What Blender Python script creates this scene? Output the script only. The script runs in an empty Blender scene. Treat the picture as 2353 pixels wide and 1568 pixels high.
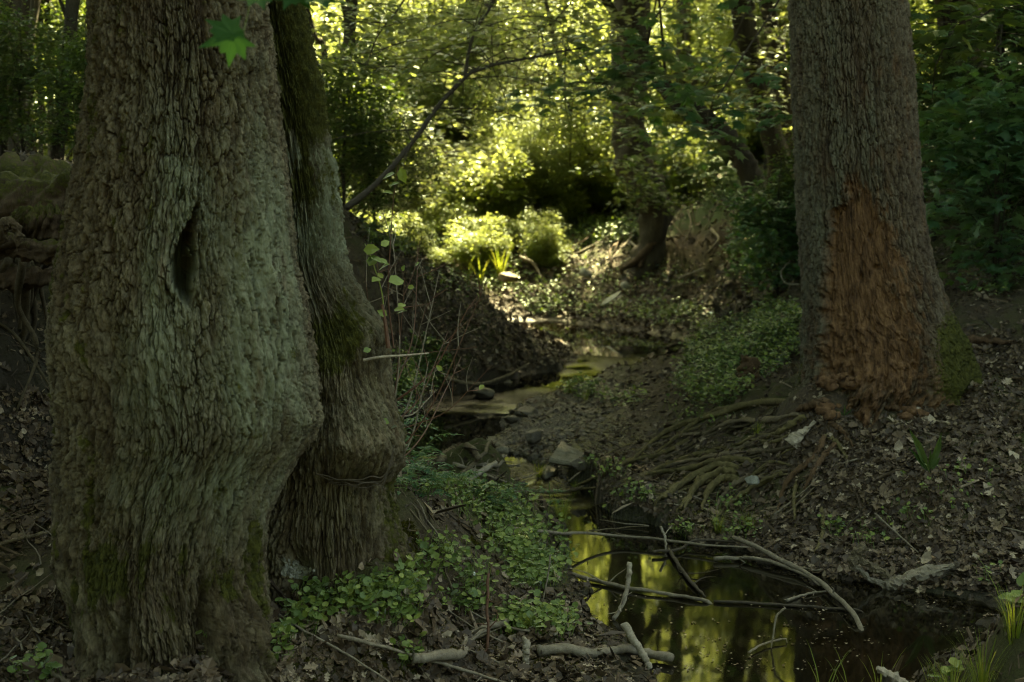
import bpy, math, random
import numpy as np
from mathutils import Vector

# ------------------------------------------------------------------ camera, sky, sun, exposure
sc = bpy.context.scene
COL = sc.collection
PITCH = math.radians(4.97)
FP = 3268.0                                    # focal length in pixels of a 2353 px wide picture
CAMZ = 1.9
cam_d = bpy.data.cameras.new('camera'); cam = bpy.data.objects.new('camera', cam_d); COL.objects.link(cam)
cam.location = (0, 0, CAMZ); cam.rotation_euler = (math.pi/2 - PITCH, 0, 0)
cam_d.sensor_width = 36; cam_d.lens = 50; cam_d.clip_end = 3000; cam_d.clip_start = 0.05
cam_d.dof.use_dof = True; cam_d.dof.focus_distance = 6.2; cam_d.dof.aperture_fstop = 3.6
sc.camera = cam
SUN_EL, SUN_AZ = 57.0, 14.0                    # azimuth clockwise from +Y (seen from above)
w = bpy.data.worlds.new('World'); sc.world = w; w.use_nodes = True
nt = w.node_tree; nt.nodes.clear()
sky = nt.nodes.new('ShaderNodeTexSky'); sky.sky_type = 'NISHITA'; sky.sun_disc = False
sky.sun_elevation = math.radians(SUN_EL); sky.sun_rotation = math.radians(SUN_AZ)
sky.dust_density = 3.0; sky.air_density = 1.0; sky.ozone_density = .6
bg = nt.nodes.new('ShaderNodeBackground'); bg.inputs[1].default_value = 0.05
wo = nt.nodes.new('ShaderNodeOutputWorld')
nt.links.new(sky.outputs[0], bg.inputs[0]); nt.links.new(bg.outputs[0], wo.inputs[0])
sd = bpy.data.lights.new('sun', 'SUN'); sd.energy = 5.0; sd.angle = math.radians(0.5); sd.color = (1, .92, .74)
sun = bpy.data.objects.new('sun', sd); COL.objects.link(sun)
e, a = math.radians(SUN_EL), math.radians(SUN_AZ)
SDIR = np.array([math.sin(a)*math.cos(e), math.cos(a)*math.cos(e), math.sin(e)])
sun.rotation_euler = Vector(SDIR).to_track_quat('Z', 'Y').to_euler()
sc.view_settings.view_transform = 'Standard'; sc.view_settings.look = 'None'
sc.view_settings.exposure = 3.85; sc.view_settings.gamma = 1; sc.view_settings.use_curve_mapping = False
sc.view_settings.use_white_balance = True; sc.view_settings.white_balance_temperature = 10600; sc.view_settings.white_balance_tint = -9
sc.render.engine = 'CYCLES'
cy = sc.cycles
cy.max_bounces = 7; cy.diffuse_bounces = 4; cy.glossy_bounces = 3; cy.transmission_bounces = 5
cy.caustics_reflective = False; cy.caustics_refractive = False
cy.sample_clamp_indirect = .09; cy.use_denoising = True; cy.denoiser = 'OPENIMAGEDENOISE'; cy.denoising_input_passes = 'RGB_ALBEDO_NORMAL'; cy.denoising_prefilter = 'ACCURATE'; cy.use_adaptive_sampling = False; cy.pixel_filter_type = 'BLACKMAN_HARRIS'; cy.filter_width = 1.15

rng = np.random.default_rng(7)

# ------------------------------------------------------------------ picture <-> space helpers (real positions at real distances)
cp, sp = math.cos(PITCH), math.sin(PITCH)
def P(px, py, Y):
    px = np.asarray(px, float); py = np.asarray(py, float)
    u = (px-1176.5)/FP; v = -(py-784)/FP
    dx, dy, dz = u, cp+sp*v, -sp+cp*v
    t = Y/dy
    return np.stack([dx*t, np.broadcast_to(Y, np.shape(dx*t)).astype(float), CAMZ+dz*t], -1)

def proj(x, y, z):
    dz = z-CAMZ; f = y*cp-dz*sp; v = (y*sp+dz*cp)/f
    return 1176.5+FP*x/f, 784-FP*v

# ------------------------------------------------------------------ noise
def _h(ix, iy, iz, s):
    h = (ix.astype(np.int64)*374761393 + iy.astype(np.int64)*668265263 + iz.astype(np.int64)*2147483647 + s*974634777) & 0xffffffff
    h = ((h ^ (h >> 13))*1274126177) & 0xffffffff
    h = ((h ^ (h >> 16))*2246822519) & 0xffffffff
    return (h ^ (h >> 15)) & 0xffffffff
def vnoise(x, y, z, s=0):
    ix, iy, iz = np.floor(x), np.floor(y), np.floor(z)
    fx, fy, fz = x-ix, y-iy, z-iz
    ux, uy, uz = fx*fx*fx*(fx*(fx*6-15)+10), fy*fy*fy*(fy*(fy*6-15)+10), fz*fz*fz*(fz*(fz*6-15)+10)
    r = 0
    for a in (0, 1):
        for b in (0, 1):
            for c in (0, 1):
                h = _h(ix+a, iy+b, iz+c, s)
                gx = (h & 1023)/511.5-1; gy = ((h >> 10) & 1023)/511.5-1; gz = ((h >> 20) & 1023)/511.5-1
                d = gx*(fx-a)+gy*(fy-b)+gz*(fz-c)
                r = r + d*(ux if a else 1-ux)*(uy if b else 1-uy)*(uz if c else 1-uz)
    return r*1.6
def fbm(x, y, z, o=4, s=0):
    r = 0; a = 1; f = 1
    for i in range(o):
        r = r + a*vnoise(x*f, y*f, z*f, s+i); a *= .5; f *= 2.03
    return r
def worley(x, y, s=0):
    ix, iy = np.floor(x), np.floor(y)
    f1 = np.full(x.shape, 9.0); f2 = np.full(x.shape, 9.0); cid = np.zeros(x.shape); dy = np.zeros(x.shape)
    for a in (-1, 0, 1):
        for b in (-1, 0, 1):
            h = _h(ix+a, iy+b, ix*0, s)
            px = ix+a+.5+((h & 1023)/1023-.5)*.85; py = iy+b+.5+(((h >> 10) & 1023)/1023-.5)*.85
            d = np.hypot(x-px, y-py); v = ((h >> 20) & 1023)/1023
            n = d < f1
            f2 = np.where(n, f1, np.minimum(f2, d)); cid = np.where(n, v, cid); dy = np.where(n, y-py, dy); f1 = np.where(n, d, f1)
    return f1, f2, cid, dy
def sstep(a, b, x):
    t = np.clip((x-a)/(b-a), 0, 1); return t*t*(3-2*t)

# ------------------------------------------------------------------ mesh helpers
def mesh_data(name, V, polys, attrs=None, smooth=False, midx=None):
    """polys: list of (k-gon index arrays of shape n x k)"""
    me = bpy.data.meshes.new(name)
    V = np.ascontiguousarray(V, dtype=np.float32)
    polys = [np.asarray(p) for p in polys if len(p)]
    me.vertices.add(len(V)); me.vertices.foreach_set('co', V.ravel())
    loops = np.concatenate([p.ravel() for p in polys]).astype(np.int32)
    sizes = np.concatenate([np.full(len(p), p.shape[1]) for p in polys]).astype(np.int32)
    starts = np.concatenate([[0], np.cumsum(sizes)[:-1]]).astype(np.int32)
    me.loops.add(len(loops)); me.loops.foreach_set('vertex_index', loops)
    me.polygons.add(len(sizes)); me.polygons.foreach_set('loop_start', starts); me.polygons.foreach_set('loop_total', sizes)
    me.polygons.foreach_set('use_smooth', np.full(len(sizes), smooth))
    if midx is not None: me.polygons.foreach_set('material_index', np.asarray(midx, dtype=np.int32))
    me.update(calc_edges=True)
    for k, v in (attrs or {}).items():
        at = me.attributes.new(k, 'FLOAT', 'POINT'); at.data.foreach_set('value', np.ascontiguousarray(v, dtype=np.float32).ravel())
    return me
def tag(o, label=None, cat=None, group=None, kind=None):
    for k, v in (('label', label), ('category', cat), ('group', group), ('kind', kind)):
        if v: o[k] = v
    return o
def obj(name, me, mat=None, parent=None, loc=None):
    o = bpy.data.objects.new(name, me); COL.objects.link(o)
    if mat is not None and me is not None and len(me.materials) == 0:
        for m in (mat if isinstance(mat, (list, tuple)) else [mat]): me.materials.append(m)
    if parent is not None: o.parent = parent
    if loc is not None: o.location = loc
    return o
def empty(name, loc=(0, 0, 0), label=None, cat=None, group=None):
    o = bpy.data.objects.new(name, None); COL.objects.link(o); o.location = tuple(float(c) for c in loc); o.empty_display_size = .1
    return tag(o, label, cat, group)
def mo(name, V, polys, mat, parent=None, attrs=None, smooth=False, midx=None):
    """mesh given in world coordinates; top-level: origin at its lowest centre; child: relative to its parent"""
    V = np.asarray(V, float)
    if parent is not None: off = np.array(parent.location)
    else:
        off = V.mean(0); off[2] = V[:, 2].min()
    me = mesh_data(name, V-off, polys, attrs, smooth, midx)
    return obj(name, me, mat, parent, None if parent is not None else tuple(off))
def merge(parts):
    """parts: list of (V, polys)"""
    Vs, by, n = [], {}, 0
    for V, polys in parts:
        Vs.append(V)
        for p in polys:
            if len(p): by.setdefault(np.asarray(p).shape[1], []).append(np.asarray(p)+n)
        n += len(V)
    return np.concatenate(Vs), [np.concatenate(v) for v in by.values()]
def tube(pts, rad, n=8, wob=0.0, seed=0, cap=True):
    """a round swept branch through pts with per-point radius"""
    pts = np.asarray(pts, float); m = len(pts); rad = np.broadcast_to(np.asarray(rad, float), (m,))
    T = np.gradient(pts, axis=0); T /= np.linalg.norm(T, axis=1)[:, None]+1e-9
    ref = np.array([0, 0, 1.0]) if abs(T[:, 2]).mean() < .8 else np.array([1.0, 0, 0])
    U = np.cross(T, ref); U /= np.linalg.norm(U, axis=1)[:, None]+1e-9
    W = np.cross(T, U)
    th = np.linspace(0, 2*np.pi, n, endpoint=False)
    r = rad[:, None]*np.ones((1, n))
    if wob: r = r*(1+wob*vnoise(np.cos(th)[None]*1.7+seed, np.sin(th)[None]*1.7+np.arange(m)[:, None]*.35, np.zeros((m, n))+seed*.37, 3)*1.5)
    V = pts[:, None]+r[..., None]*(np.cos(th)[None, :, None]*U[:, None]+np.sin(th)[None, :, None]*W[:, None])
    V = V.reshape(-1, 3)
    i = np.arange(m-1)[:, None]*n; j = np.arange(n)[None]; k = (j+1) % n
    F = np.stack([i+j, i+k, i+n+k, i+n+j], -1).reshape(-1, 4)
    polys = [F]
    if cap: polys.append(np.array([np.arange(n)[::-1], (m-1)*n+np.arange(n)]))
    return V, polys
def spline(ctrl, n=24):
    """Catmull-Rom through control rows"""
    c = np.asarray(ctrl, float)
    if len(c) == 2: return c[0]+(c[1]-c[0])*np.linspace(0, 1, n)[:, None]
    p = np.vstack([2*c[0]-c[1], c, 2*c[-1]-c[-2]])
    t = np.linspace(0, len(c)-1-1e-6, n); i = t.astype(int); f = (t-i)[:, None]
    a, b, d, e = p[i], p[i+1], p[i+2], p[i+3]
    return .5*(2*b+(d-a)*f+(2*a-5*b+4*d-e)*f*f+(3*b-a-3*d+e)*f**3)
def frames(Nrm, heading=None, r=rng):
    """rotation matrices whose z axis is Nrm and whose y axis leans to heading"""
    n = Nrm/np.linalg.norm(Nrm, axis=1)[:, None]
    if heading is None: heading = r.normal(size=n.shape)
    y = heading-(heading*n).sum(1)[:, None]*n; y /= np.linalg.norm(y, axis=1)[:, None]+1e-9
    x = np.cross(y, n)
    return np.stack([x, y, n], -1)
def scatter(tv, tf, pos, R, scale):
    """copies of a template (vertices tv, polygon lists tf) merged in one mesh; returns V, polys, per-vertex random"""
    N, k = len(pos), len(tv)
    V = np.einsum('nij,kj->nki', R, tv)*np.asarray(scale).reshape(-1, 1, 1)+pos[:, None]
    polys = [(np.asarray(f)[None]+(np.arange(N)*k)[:, None, None]).reshape(-1, np.asarray(f).shape[1]) for f in tf]
    return V.reshape(-1, 3), polys
def rep(v, k): return np.repeat(v, k)

# leaf templates: base at the origin, length along +y about 1, face to +z
LEAF4 = (np.array([[0, 0, 0], [.32, .45, .07], [0, 1, -.05], [-.32, .45, .07]]), [[[0, 1, 2], [0, 2, 3]]])
LEAF6 = (np.array([[0, 0, 0], [.27, .3, .05], [.25, .65, .04], [0, 1.05, -.12], [-.25, .65, .04], [-.27, .3, .05], [0, .5, 0]]),
         [[[0, 1, 6], [1, 2, 6], [2, 3, 6], [3, 4, 6], [4, 5, 6], [5, 0, 6]]])
def fan(out, centre, stalk=None):
    V = np.array([centre]+out, float); n = len(out)
    return V, [[[0, i+1, (i+1) % n+1] for i in range(n)]]
_m = [(0, 0), (.16, .04), (.42, -.12), (.36, .1), (.62, .22), (.42, .34), (.66, .62), (.34, .55), (.3, .66), (.14, .62), (0, 1.05)]
_m = _m+[(-x, y) for x, y in _m[1:-1][::-1]]
MAPLE = fan([[x, y, -.25*(x*x)-.12*y*y] for x, y in _m], [0, .25, .03])
_i = [(math.sin(t)*.52, .42-math.cos(t)*.5*(1 if abs(t) > .5 else .55)) for t in np.linspace(-3.0, 3.0, 12)]
_i = [(math.sin(t)*.55*(1+.06*math.cos(9*t)), .45-math.cos(t)*.5) for t in np.linspace(.35, 2*math.pi-.35, 13)]+[(0, .18)]
IVY = fan([[x, y, .10*(x*x+(y-.4)**2)*2] for x, y in _i], [0, .35, -.03])
_o = [(0, 0), (.1, .12), (.26, .2), (.15, .32), (.36, .46), (.2, .56), (.33, .76), (.14, .84), (0, 1.05)]
_o = _o+[(-x, y) for x, y in _o[1:-1][::-1]]
DEAD1 = fan([[x, y, .55*x*x*2+.25*(y-.5)**2+.06*math.sin(9*y+4*x)] for x, y in _o], [0, .5, -.02])
DEAD2 = (np.array([[0, 0, .1], [.3, .25, .16], [.33, .62, .02], [0, 1, .2], [-.3, .7, .15], [-.34, .3, -.02], [0, .5, -.04]]),
         [[[0, 1, 6], [1, 2, 6], [2, 3, 6], [3, 4, 6], [4, 5, 6], [5, 0, 6]]])

# ------------------------------------------------------------------ materials
def newmat(name):
    m = bpy.data.materials.new(name); m.use_nodes = True; t = m.node_tree; t.nodes.clear()
    o = t.nodes.new('ShaderNodeOutputMaterial'); return m, t, o
class N:
    def __init__(s, t): s.t = t
    def n(s, typ, **k):
        x = s.t.nodes.new('ShaderNode'+typ)
        for a, v in k.items(): setattr(x, a, v)
        return x
    def l(s, a, b): s.t.links.new(a, b)
    def attr(s, name): return s.n('Attribute', attribute_name=name).outputs['Fac']
    def noise(s, vec, scale, detail=4, rough=.55, stretch=None):
        if stretch is not None:
            m = s.n('Mapping'); m.inputs['Scale'].default_value = stretch; s.l(vec, m.inputs[0]); vec = m.outputs[0]
        x = s.n('TexNoise'); x.inputs['Scale'].default_value = scale; x.inputs['Detail'].default_value = detail; x.inputs['Roughness'].default_value = rough
        s.l(vec, x.inputs['Vector']); return x.outputs['Fac']
    def ramp(s, f, stops):
        r = s.n('ValToRGB'); e = r.color_ramp.elements
        while len(e) < len(stops): e.new(.5)
        for x, (p, c) in zip(e, stops): x.position = p; x.color = (*c, 1) if len(c) == 3 else c
        s.l(f, r.inputs[0]); return r.outputs[0]
    def mix(s, f, a, b, mode='MIX'):
        x = s.n('Mix', data_type='RGBA', blend_type=mode)
        if isinstance(f, (int, float)): x.inputs[0].default_value = f
        else: s.l(f, x.inputs[0])
        for i, c in ((6, a), (7, b)):
            if isinstance(c, tuple): x.inputs[i].default_value = (*c, 1)
            else: s.l(c, x.inputs[i])
        return x.outputs[2]
    def math(s, op, a, b=0.0, c=None):
        x = s.n('Math', operation=op)
        for i, v in enumerate((a, b) if c is None else (a, b, c)):
            if isinstance(v, (int, float)): x.inputs[i].default_value = v
            else: s.l(v, x.inputs[i])
        return x.outputs[0]
    def mr(s, v, a, b, c=0.0, d=1.0):
        x = s.n('MapRange'); x.inputs[1].default_value = a; x.inputs[2].default_value = b; x.inputs[3].default_value = c; x.inputs[4].default_value = d
        s.l(v, x.inputs[0]); return x.outputs[0]
    def bump(s, h, dist, strength=1.0):
        b = s.n('Bump'); b.inputs['Strength'].default_value = strength; b.inputs['Distance'].default_value = dist; s.l(h, b.inputs['Height']); return b.outputs[0]

def leaf_mat(name, c1, c2, c3, t1, t2, gloss=.14, trans=.55, rough=.42):
    """c*: reflected leaf colours, t*: colour of light passing through"""
    m, t, o = newmat(name); g = N(t)
    r = g.attr('rnd'); oi = g.n('ObjectInfo').outputs['Random']
    mixr = g.math('FRACT', g.math('ADD', r, g.math('MULTIPLY', oi, .37)))
    col = g.ramp(mixr, [(0, c1), (.5, c2), (1, c3)])
    tc = g.ramp(mixr, [(0, t1), (1, t2)])
    d = g.n('BsdfDiffuse'); g.l(col, d.inputs[0])
    tr = g.n('BsdfTranslucent'); g.l(tc, tr.inputs[0])
    mx = g.n('MixShader'); mx.inputs[0].default_value = trans; g.l(d.outputs[0], mx.inputs[1]); g.l(tr.outputs[0], mx.inputs[2])
    gl = g.n('BsdfGlossy'); gl.inputs['Roughness'].default_value = rough; gl.inputs[0].default_value = (.8, .9, .85, 1)
    fr = g.n('Fresnel'); fr.inputs[0].default_value = 1.4
    m2 = g.n('MixShader'); g.l(g.math('MULTIPLY', fr.outputs[0], gloss*2), m2.inputs[0]); g.l(mx.outputs[0], m2.inputs[1]); g.l(gl.outputs[0], m2.inputs[2])
    g.l(m2.outputs[0], o.inputs[0]); return m

M_SUNLEAF = leaf_mat('sunlit_leaf', (.05, .085, .02), (.075, .11, .025), (.11, .13, .03), (.30, .39, .085), (.56, .60, .19), gloss=.26, rough=.36)  # lit copy of the leaf; the shade leaf below is its darker copy
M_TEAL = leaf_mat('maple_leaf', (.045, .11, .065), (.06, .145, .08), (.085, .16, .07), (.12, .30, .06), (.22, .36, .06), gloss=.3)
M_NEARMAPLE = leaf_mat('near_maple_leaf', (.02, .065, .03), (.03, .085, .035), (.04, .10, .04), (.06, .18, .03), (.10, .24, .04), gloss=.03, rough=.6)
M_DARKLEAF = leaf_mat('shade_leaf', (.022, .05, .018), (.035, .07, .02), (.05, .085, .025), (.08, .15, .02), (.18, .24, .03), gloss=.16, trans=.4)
M_IVY = leaf_mat('ground_ivy_leaf', (.07, .12, .035), (.14, .205, .06), (.24, .29, .075), (.20, .32, .05), (.3, .38, .05), gloss=.45, trans=.3, rough=.45)
M_GRASS = leaf_mat('grass_blade', (.07, .13, .03), (.11, .17, .035), (.17, .20, .04), (.3, .4, .05), (.5, .5, .08), trans=.5)

def dead_leaf_mat():
    m, t, o = newmat('dead_leaf'); g = N(t)
    r = g.attr('rnd')
    col = g.ramp(r, [(0, (.016, .010, .006)), (.4, (.05, .032, .018)), (.62, (.10, .068, .04)), (.8, (.20, .15, .10)), (1, (.44, .37, .28))])
    tc = g.n('TexCoord').outputs['Object']
    col = g.mix(g.mr(g.noise(tc, 90), .35, .7, 0, .5), col, (.05, .032, .02))
    p = g.n('BsdfPrincipled'); g.l(col, p.inputs['Base Color']); p.inputs['Roughness'].default_value = .62
    g.l(p.outputs[0], o.inputs[0]); return m
M_DEAD = dead_leaf_mat()

def bark_mat(name, dark, mid, light, lichen, scale=1.0):
    m, t, o = newmat(name); g = N(t)
    tc = g.n('TexCoord').outputs['Object']
    h, moss, bare, lich = g.attr('h'), g.attr('moss'), g.attr('bare'), g.attr('lich')
    n1 = g.noise(tc, 9, 6, .65, (1, 1, .35)); n2 = g.noise(tc, 70, 5, .7, (1, 1, .3)); n3 = g.noise(tc, 2.2, 4)
    col = g.ramp(g.math('ADD', g.math('MULTIPLY', h, .65), g.math('MULTIPLY', n2, .35)), [(.18, dark), (.42, mid), (.74, light)])
    col = g.mix(g.mr(n3, .4, .62), col, g.mix(.55, col, (.09, .06, .04)))
    col = g.mix(1.0, col, g.ramp(g.noise(tc, 26, 6, .75, (1, 1, .5)), [(.34, (.42, .40, .36)), (.5, (1, 1, 1)), (.68, (1.5, 1.5, 1.42))]), 'MULTIPLY')
    lm = g.math('MULTIPLY', lich, g.mr(g.math('ADD', n1, g.math('MULTIPLY', h, .35)),   .46, .73))
    col = g.mix(lm, col, lichen)
    bn = g.noise(tc, 30, 6, .7, (1, 1, .18))
    col = g.mix(bare, col, g.ramp(bn, [(.3, (.03, .016, .009)), (.5, (.155, .082, .041)), (.72, (.29, .165, .085))]))
    mn = g.noise(tc, 38, 5, .7)
    mm = g.math('MULTIPLY', g.mr(g.math('ADD', moss, g.math('MULTIPLY', g.math('SUBTRACT', mn, .5), 1.1)), .42, .6), 1)
    col = g.mix(mm, col, g.ramp(mn, [(.35, (.03, .034, .007)), (.6, (.085, .088, .017)), (.8, (.15, .145, .03))]))
    p = g.n('BsdfPrincipled'); g.l(col, p.inputs['Base Color']); p.inputs['Roughness'].default_value = .85
    p.inputs['Specular IOR Level'].default_value = .3
    hh = g.math('ADD', g.math('MULTIPLY', n2, .6), g.math('MULTIPLY', g.noise(tc, 190, 5, .75, (1, 1, .45)), .5))
    hh = g.math('ADD', hh, g.math('MULTIPLY', g.math('MULTIPLY', mn, moss), .8))
    g.l(g.bump(hh, .022*scale, 1), p.inputs['Normal'])
    g.l(p.outputs[0], o.inputs[0]); return m
M_OAK = bark_mat('oak_bark', (.014, .010, .006), (.098, .075, .043), (.21, .185, .125), (.235, .26, .18))
M_BARKR = bark_mat('brown_bark', (.014, .010, .007), (.078, .056, .036), (.15, .125, .09), (.16, .19, .14))

def plain_mat(name, a, b, scale=20, rough=.8, bump=.004, stretch=None, spec=.3):
    m, t, o = newmat(name); g = N(t); tc = g.n('TexCoord').outputs['Object']
    n1 = g.noise(tc, scale, 6, .65, stretch); n2 = g.noise(tc, scale*6, 4, .7, stretch)
    p = g.n('BsdfPrincipled'); g.l(g.ramp(g.math('ADD', g.math('MULTIPLY', n1, .6), g.math('MULTIPLY', n2, .4)), [(.36, a), (.64, b)]), p.inputs['Base Color'])
    p.inputs['Roughness'].default_value = rough; p.inputs['Specular IOR Level'].default_value = spec
    g.l(g.bump(g.math('ADD', n1, n2), bump, .8), p.inputs['Normal']); g.l(p.outputs[0], o.inputs[0]); return m
M_FARBARK = plain_mat('dark_bark', (.016, .013, .009), (.06, .052, .036), 14, .9, .02, (1, 1, .25))
M_MIDBARK = plain_mat('warm_brown_bark', (.03, .02, .012), (.105, .07, .042), 12, .9, .02, (1, 1, .25))
M_TWIG = plain_mat('grey_twig', (.10, .082, .06), (.27, .24, .19), 40, .75, .003)
M_DRIFT = plain_mat('driftwood', (.16, .13, .10), (.40, .36, .29), 30, .7, .003)
M_DTWIG = plain_mat('dark_twig', (.028, .022, .016), (.08, .066, .05), 40, .7, .003)
M_RED = plain_mat('red_stem', (.07, .035, .022), (.14, .068, .046), 60, .55, .001)
M_ROOT = plain_mat('root_bark', (.05, .038, .024), (.20, .165, .11), 35, .75, .006)
M_ROOTM = plain_mat('mossy_root_bark', (.05, .042, .018), (.19, .16, .075), 30, .8, .008)
M_ROOTD = plain_mat('dark_root_bark', (.03, .024, .015), (.11, .09, .055), 35, .75, .006)
M_ROT = plain_mat('rotten_wood', (.04, .024, .013), (.15, .09, .05), 22, .85, .012, (1, 1, .4))
M_STONE = plain_mat('grey_stone', (.08, .072, .052), (.23, .215, .165), 18, .8, .006)
M_DSTONE = plain_mat('wet_stone', (.035, .03, .024), (.12, .105, .08), 18, .45, .008, None, .5)
M_PLASTIC = plain_mat('dirty_white_plastic', (.12, .125, .11), (.33, .34, .30), 25, .45, .003)

def ground_mat():
    m, t, o = newmat('forest_soil'); g = N(t); tc = g.n('TexCoord').outputs['Object']
    n1 = g.noise(tc, 1.3, 5); n2 = g.noise(tc, 14, 6, .7); n3 = g.noise(tc, 75, 5, .7)
    col = g.ramp(g.math('ADD', g.math('MULTIPLY', n2, .5), g.math('MULTIPLY', n3, .5)), [(.33, (.018, .013, .008)), (.5, (.055, .038, .023)), (.68, (.12, .086, .055))])
    col = g.mix(g.mr(g.math('ADD', n1, g.math('MULTIPLY', n2, .4)), .62, .8), col, (.045, .05, .012))
    wet = g.attr('wet')
    col = g.mix(g.math('MULTIPLY', wet, .65), col, (.012, .010, .007))
    col = g.mix(g.math('MULTIPLY', g.attr('hollow_shade'), .8), col, (.012, .009, .006))  # soil colour darkened to paint the shade of the hollow
    lush = g.attr('lush')
    col = g.mix(g.math('MULTIPLY', lush, g.mr(n2, .3, .5)), col, (.045, .07, .018))
    p = g.n('BsdfPrincipled'); g.l(col, p.inputs['Base Color']); g.l(g.mr(wet, 0, 1, .9, .35), p.inputs['Roughness'])
    g.l(g.bump(g.math('ADD', n2, g.math('MULTIPLY', n3, .6)), .03, .9), p.inputs['Normal'])
    g.l(p.outputs[0], o.inputs[0]); return m
M_SOIL = ground_mat()
def water_mat():
    m, t, o = newmat('stream_water'); g = N(t); tc = g.n('TexCoord').outputs['Object']
    rf = g.attr('riffle')
    n1 = g.noise(tc, 5, 3, .5, (1, .6, 1)); n2 = g.noise(tc, 26, 4, .6, (1, .45, 1)); n3 = g.noise(tc, 70, 3, .6)
    h = g.math('ADD', g.math('MULTIPLY', n1, .00022), g.math('MULTIPLY', g.math('ADD', n2, g.math('MULTIPLY', n3, .4)), g.math('ADD', g.math('MULTIPLY', g.mr(rf, .12, 1), .03), .00007)))
    p = g.n('BsdfPrincipled'); p.inputs['Base Color'].default_value = (.007, .006, .003, 1)
    p.inputs['Roughness'].default_value = .03; p.inputs['IOR'].default_value = 1.33; p.inputs['Specular IOR Level'].default_value = .5
    p.inputs['Alpha'].default_value = 1
    b = g.n('Bump'); b.inputs['Strength'].default_value = 1; b.inputs['Distance'].default_value = 1; g.l(h, b.inputs['Height']); g.l(b.outputs[0], p.inputs['Normal'])
    tr = g.n('BsdfTransparent'); tr.inputs[0].default_value = (.45, .33, .16, 1)
    lw = g.n('Fresnel'); lw.inputs[0].default_value = 1.33
    mx = g.n('MixShader'); g.l(g.mr(lw.outputs[0], .0, .25, .86, 1), mx.inputs[0]); g.l(tr.outputs[0], mx.inputs[1]); g.l(p.outputs[0], mx.inputs[2])
    g.l(mx.outputs[0], o.inputs[0]); return m
M_WATER = water_mat()

# ------------------------------------------------------------------ terrain
EDGES = [(-3, .9, 2.3), (0, .9, 2.2), (3, .75, 1.9), (5, .58, 1.35), (5.8, .56, 1.7), (6.4, .42, 2.2), (6.9, .36, 2.35), (7.4, .34, 1.66), (7.8, .32, 1.35), (8.4, .3, 1.06), (8.9, .1, .68), (9.5, .02, .56), (9.9, -.12, .46),
         (10.3, -.55, .3), (10.7, -.85, .1), (11.4, -1.1, -.2), (12.5, -1.2, -.06), (13.3, -.76, .05), (13.8, -.62, .35), (14.6, .0, .9), (15, .5, 1.26), (15.8, .74, 1.85),
         (17.5, .6, 2.27), (19, .3, 1.75), (20.2, -.6, 1.1), (20.8, -1.6, .4)]
_E = np.array(EDGES)
def zw(Y): return np.interp(Y, [9.6, 10.8, 13, 14.8, 15.6, 17, 24], [0, .08, .10, .26, .33, .36, .42])
CT = []
for Y, a, b in EDGES:
    z = float(zw(Y)); CT += [(a, Y, z+.01), (b, Y, z+.01), ((a+b)/2, Y, z-(.16 if not 8 < Y < 10 else .26))]
_sp = {(1000, 800), (950, 860), (1120, 860), (1190, 850), (1060, 850)}
for px, py, Y in [(1190, 850, 14.65), (1060, 850, 14.2), (0, 1568, 4.6), (0, 1400, 5.1), (60, 1250, 5.6), (100, 1100, 6.2), (0, 930, 6.9), (300, 1490, 4.9), (600, 1480, 4.95), (620, 1345, 5.35), (900, 1345, 5.4), (930, 1200, 6.2),
                  (920, 1065, 7.3), (1000, 1088, 8.0), (950, 1075, 8.7), (1000, 1082, 9.2), (930, 1062, 9.5), (1060, 1090, 9.1), (880, 1050, 9.9), (860, 1000, 10.8), (1100, 1120, 8.2), (1200, 1160, 8.6), (1100, 1300, 6.6), (1200, 1400, 6.3), (1280, 1450, 6.1), (1000, 1400, 5.9), (1000, 1540, 5.2), (1300, 1560, 5.3), (700, 1560, 4.85),
                  (2130, 1568, 5.0), (2353, 1470, 5.2), (2240, 1500, 5.5),
                  (1700, 1232, 8.15), (2000, 1290, 7.7), (2200, 1280, 7.4), (2300, 1250, 7.55), (2353, 1150, 7.9), (2100, 1150, 8.0), (1900, 1180, 8.2), (2350, 1000, 8.6), (2100, 1050, 8.5), (1950, 985, 8.9), (2200, 900, 9.3), (2353, 850, 9.6), (1850, 955, 9.1),
                  (1700, 1150, 8.9), (1600, 1100, 9.4), (1480, 1120, 9.6), (1600, 1000, 10.6), (1500, 950, 11.8), (1400, 1050, 10.5), (1700, 950, 10.5), (1700, 900, 11.5), (1800, 850, 12), (1840, 730, 12.8), (1700, 780, 13.5), (1560, 850, 14), (1400, 920, 13.2), (1300, 960, 12.5), (1250, 1020, 11.3),
                  (1600, 800, 15), (1650, 760, 16.2), (1300, 755, 19.6), (1600, 755, 18.2), (1200, 735, 20.5), (1500, 700, 20.4), (1350, 640, 21.8), (1480, 605, 22.2), (1700, 640, 20.5), (1800, 640, 19), (1200, 600, 23.2), (1150, 545, 24.5), (1300, 535, 24.7), (1450, 525, 24.5), (1550, 440, 25), (1700, 470, 22.5), (1800, 500, 19.5), (1840, 560, 17), (1840, 640, 15),
                  (1300, 480, 27.5), (1050, 515, 27), (950, 525, 26), (850, 500, 25), (1000, 560, 24), (1050, 620, 22.5),
                  (780, 475, 15), (900, 560, 15.2), (1000, 625, 15.3), (1100, 692, 15.7), (1200, 762, 16.2), (1280, 812, 16.4), (1000, 800, 14.4), (950, 860, 14), (1120, 860, 14.3), (900, 720, 14.0), (1200, 800, 15.6), (800, 700, 13),
                  (2353, 700, 11), (2353, 600, 13), (2200, 740, 11)]:
    x, y, z = P(px, py, Y); CT.append((x, y, z+(.13 if (px, py) in _sp else 0)))
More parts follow.
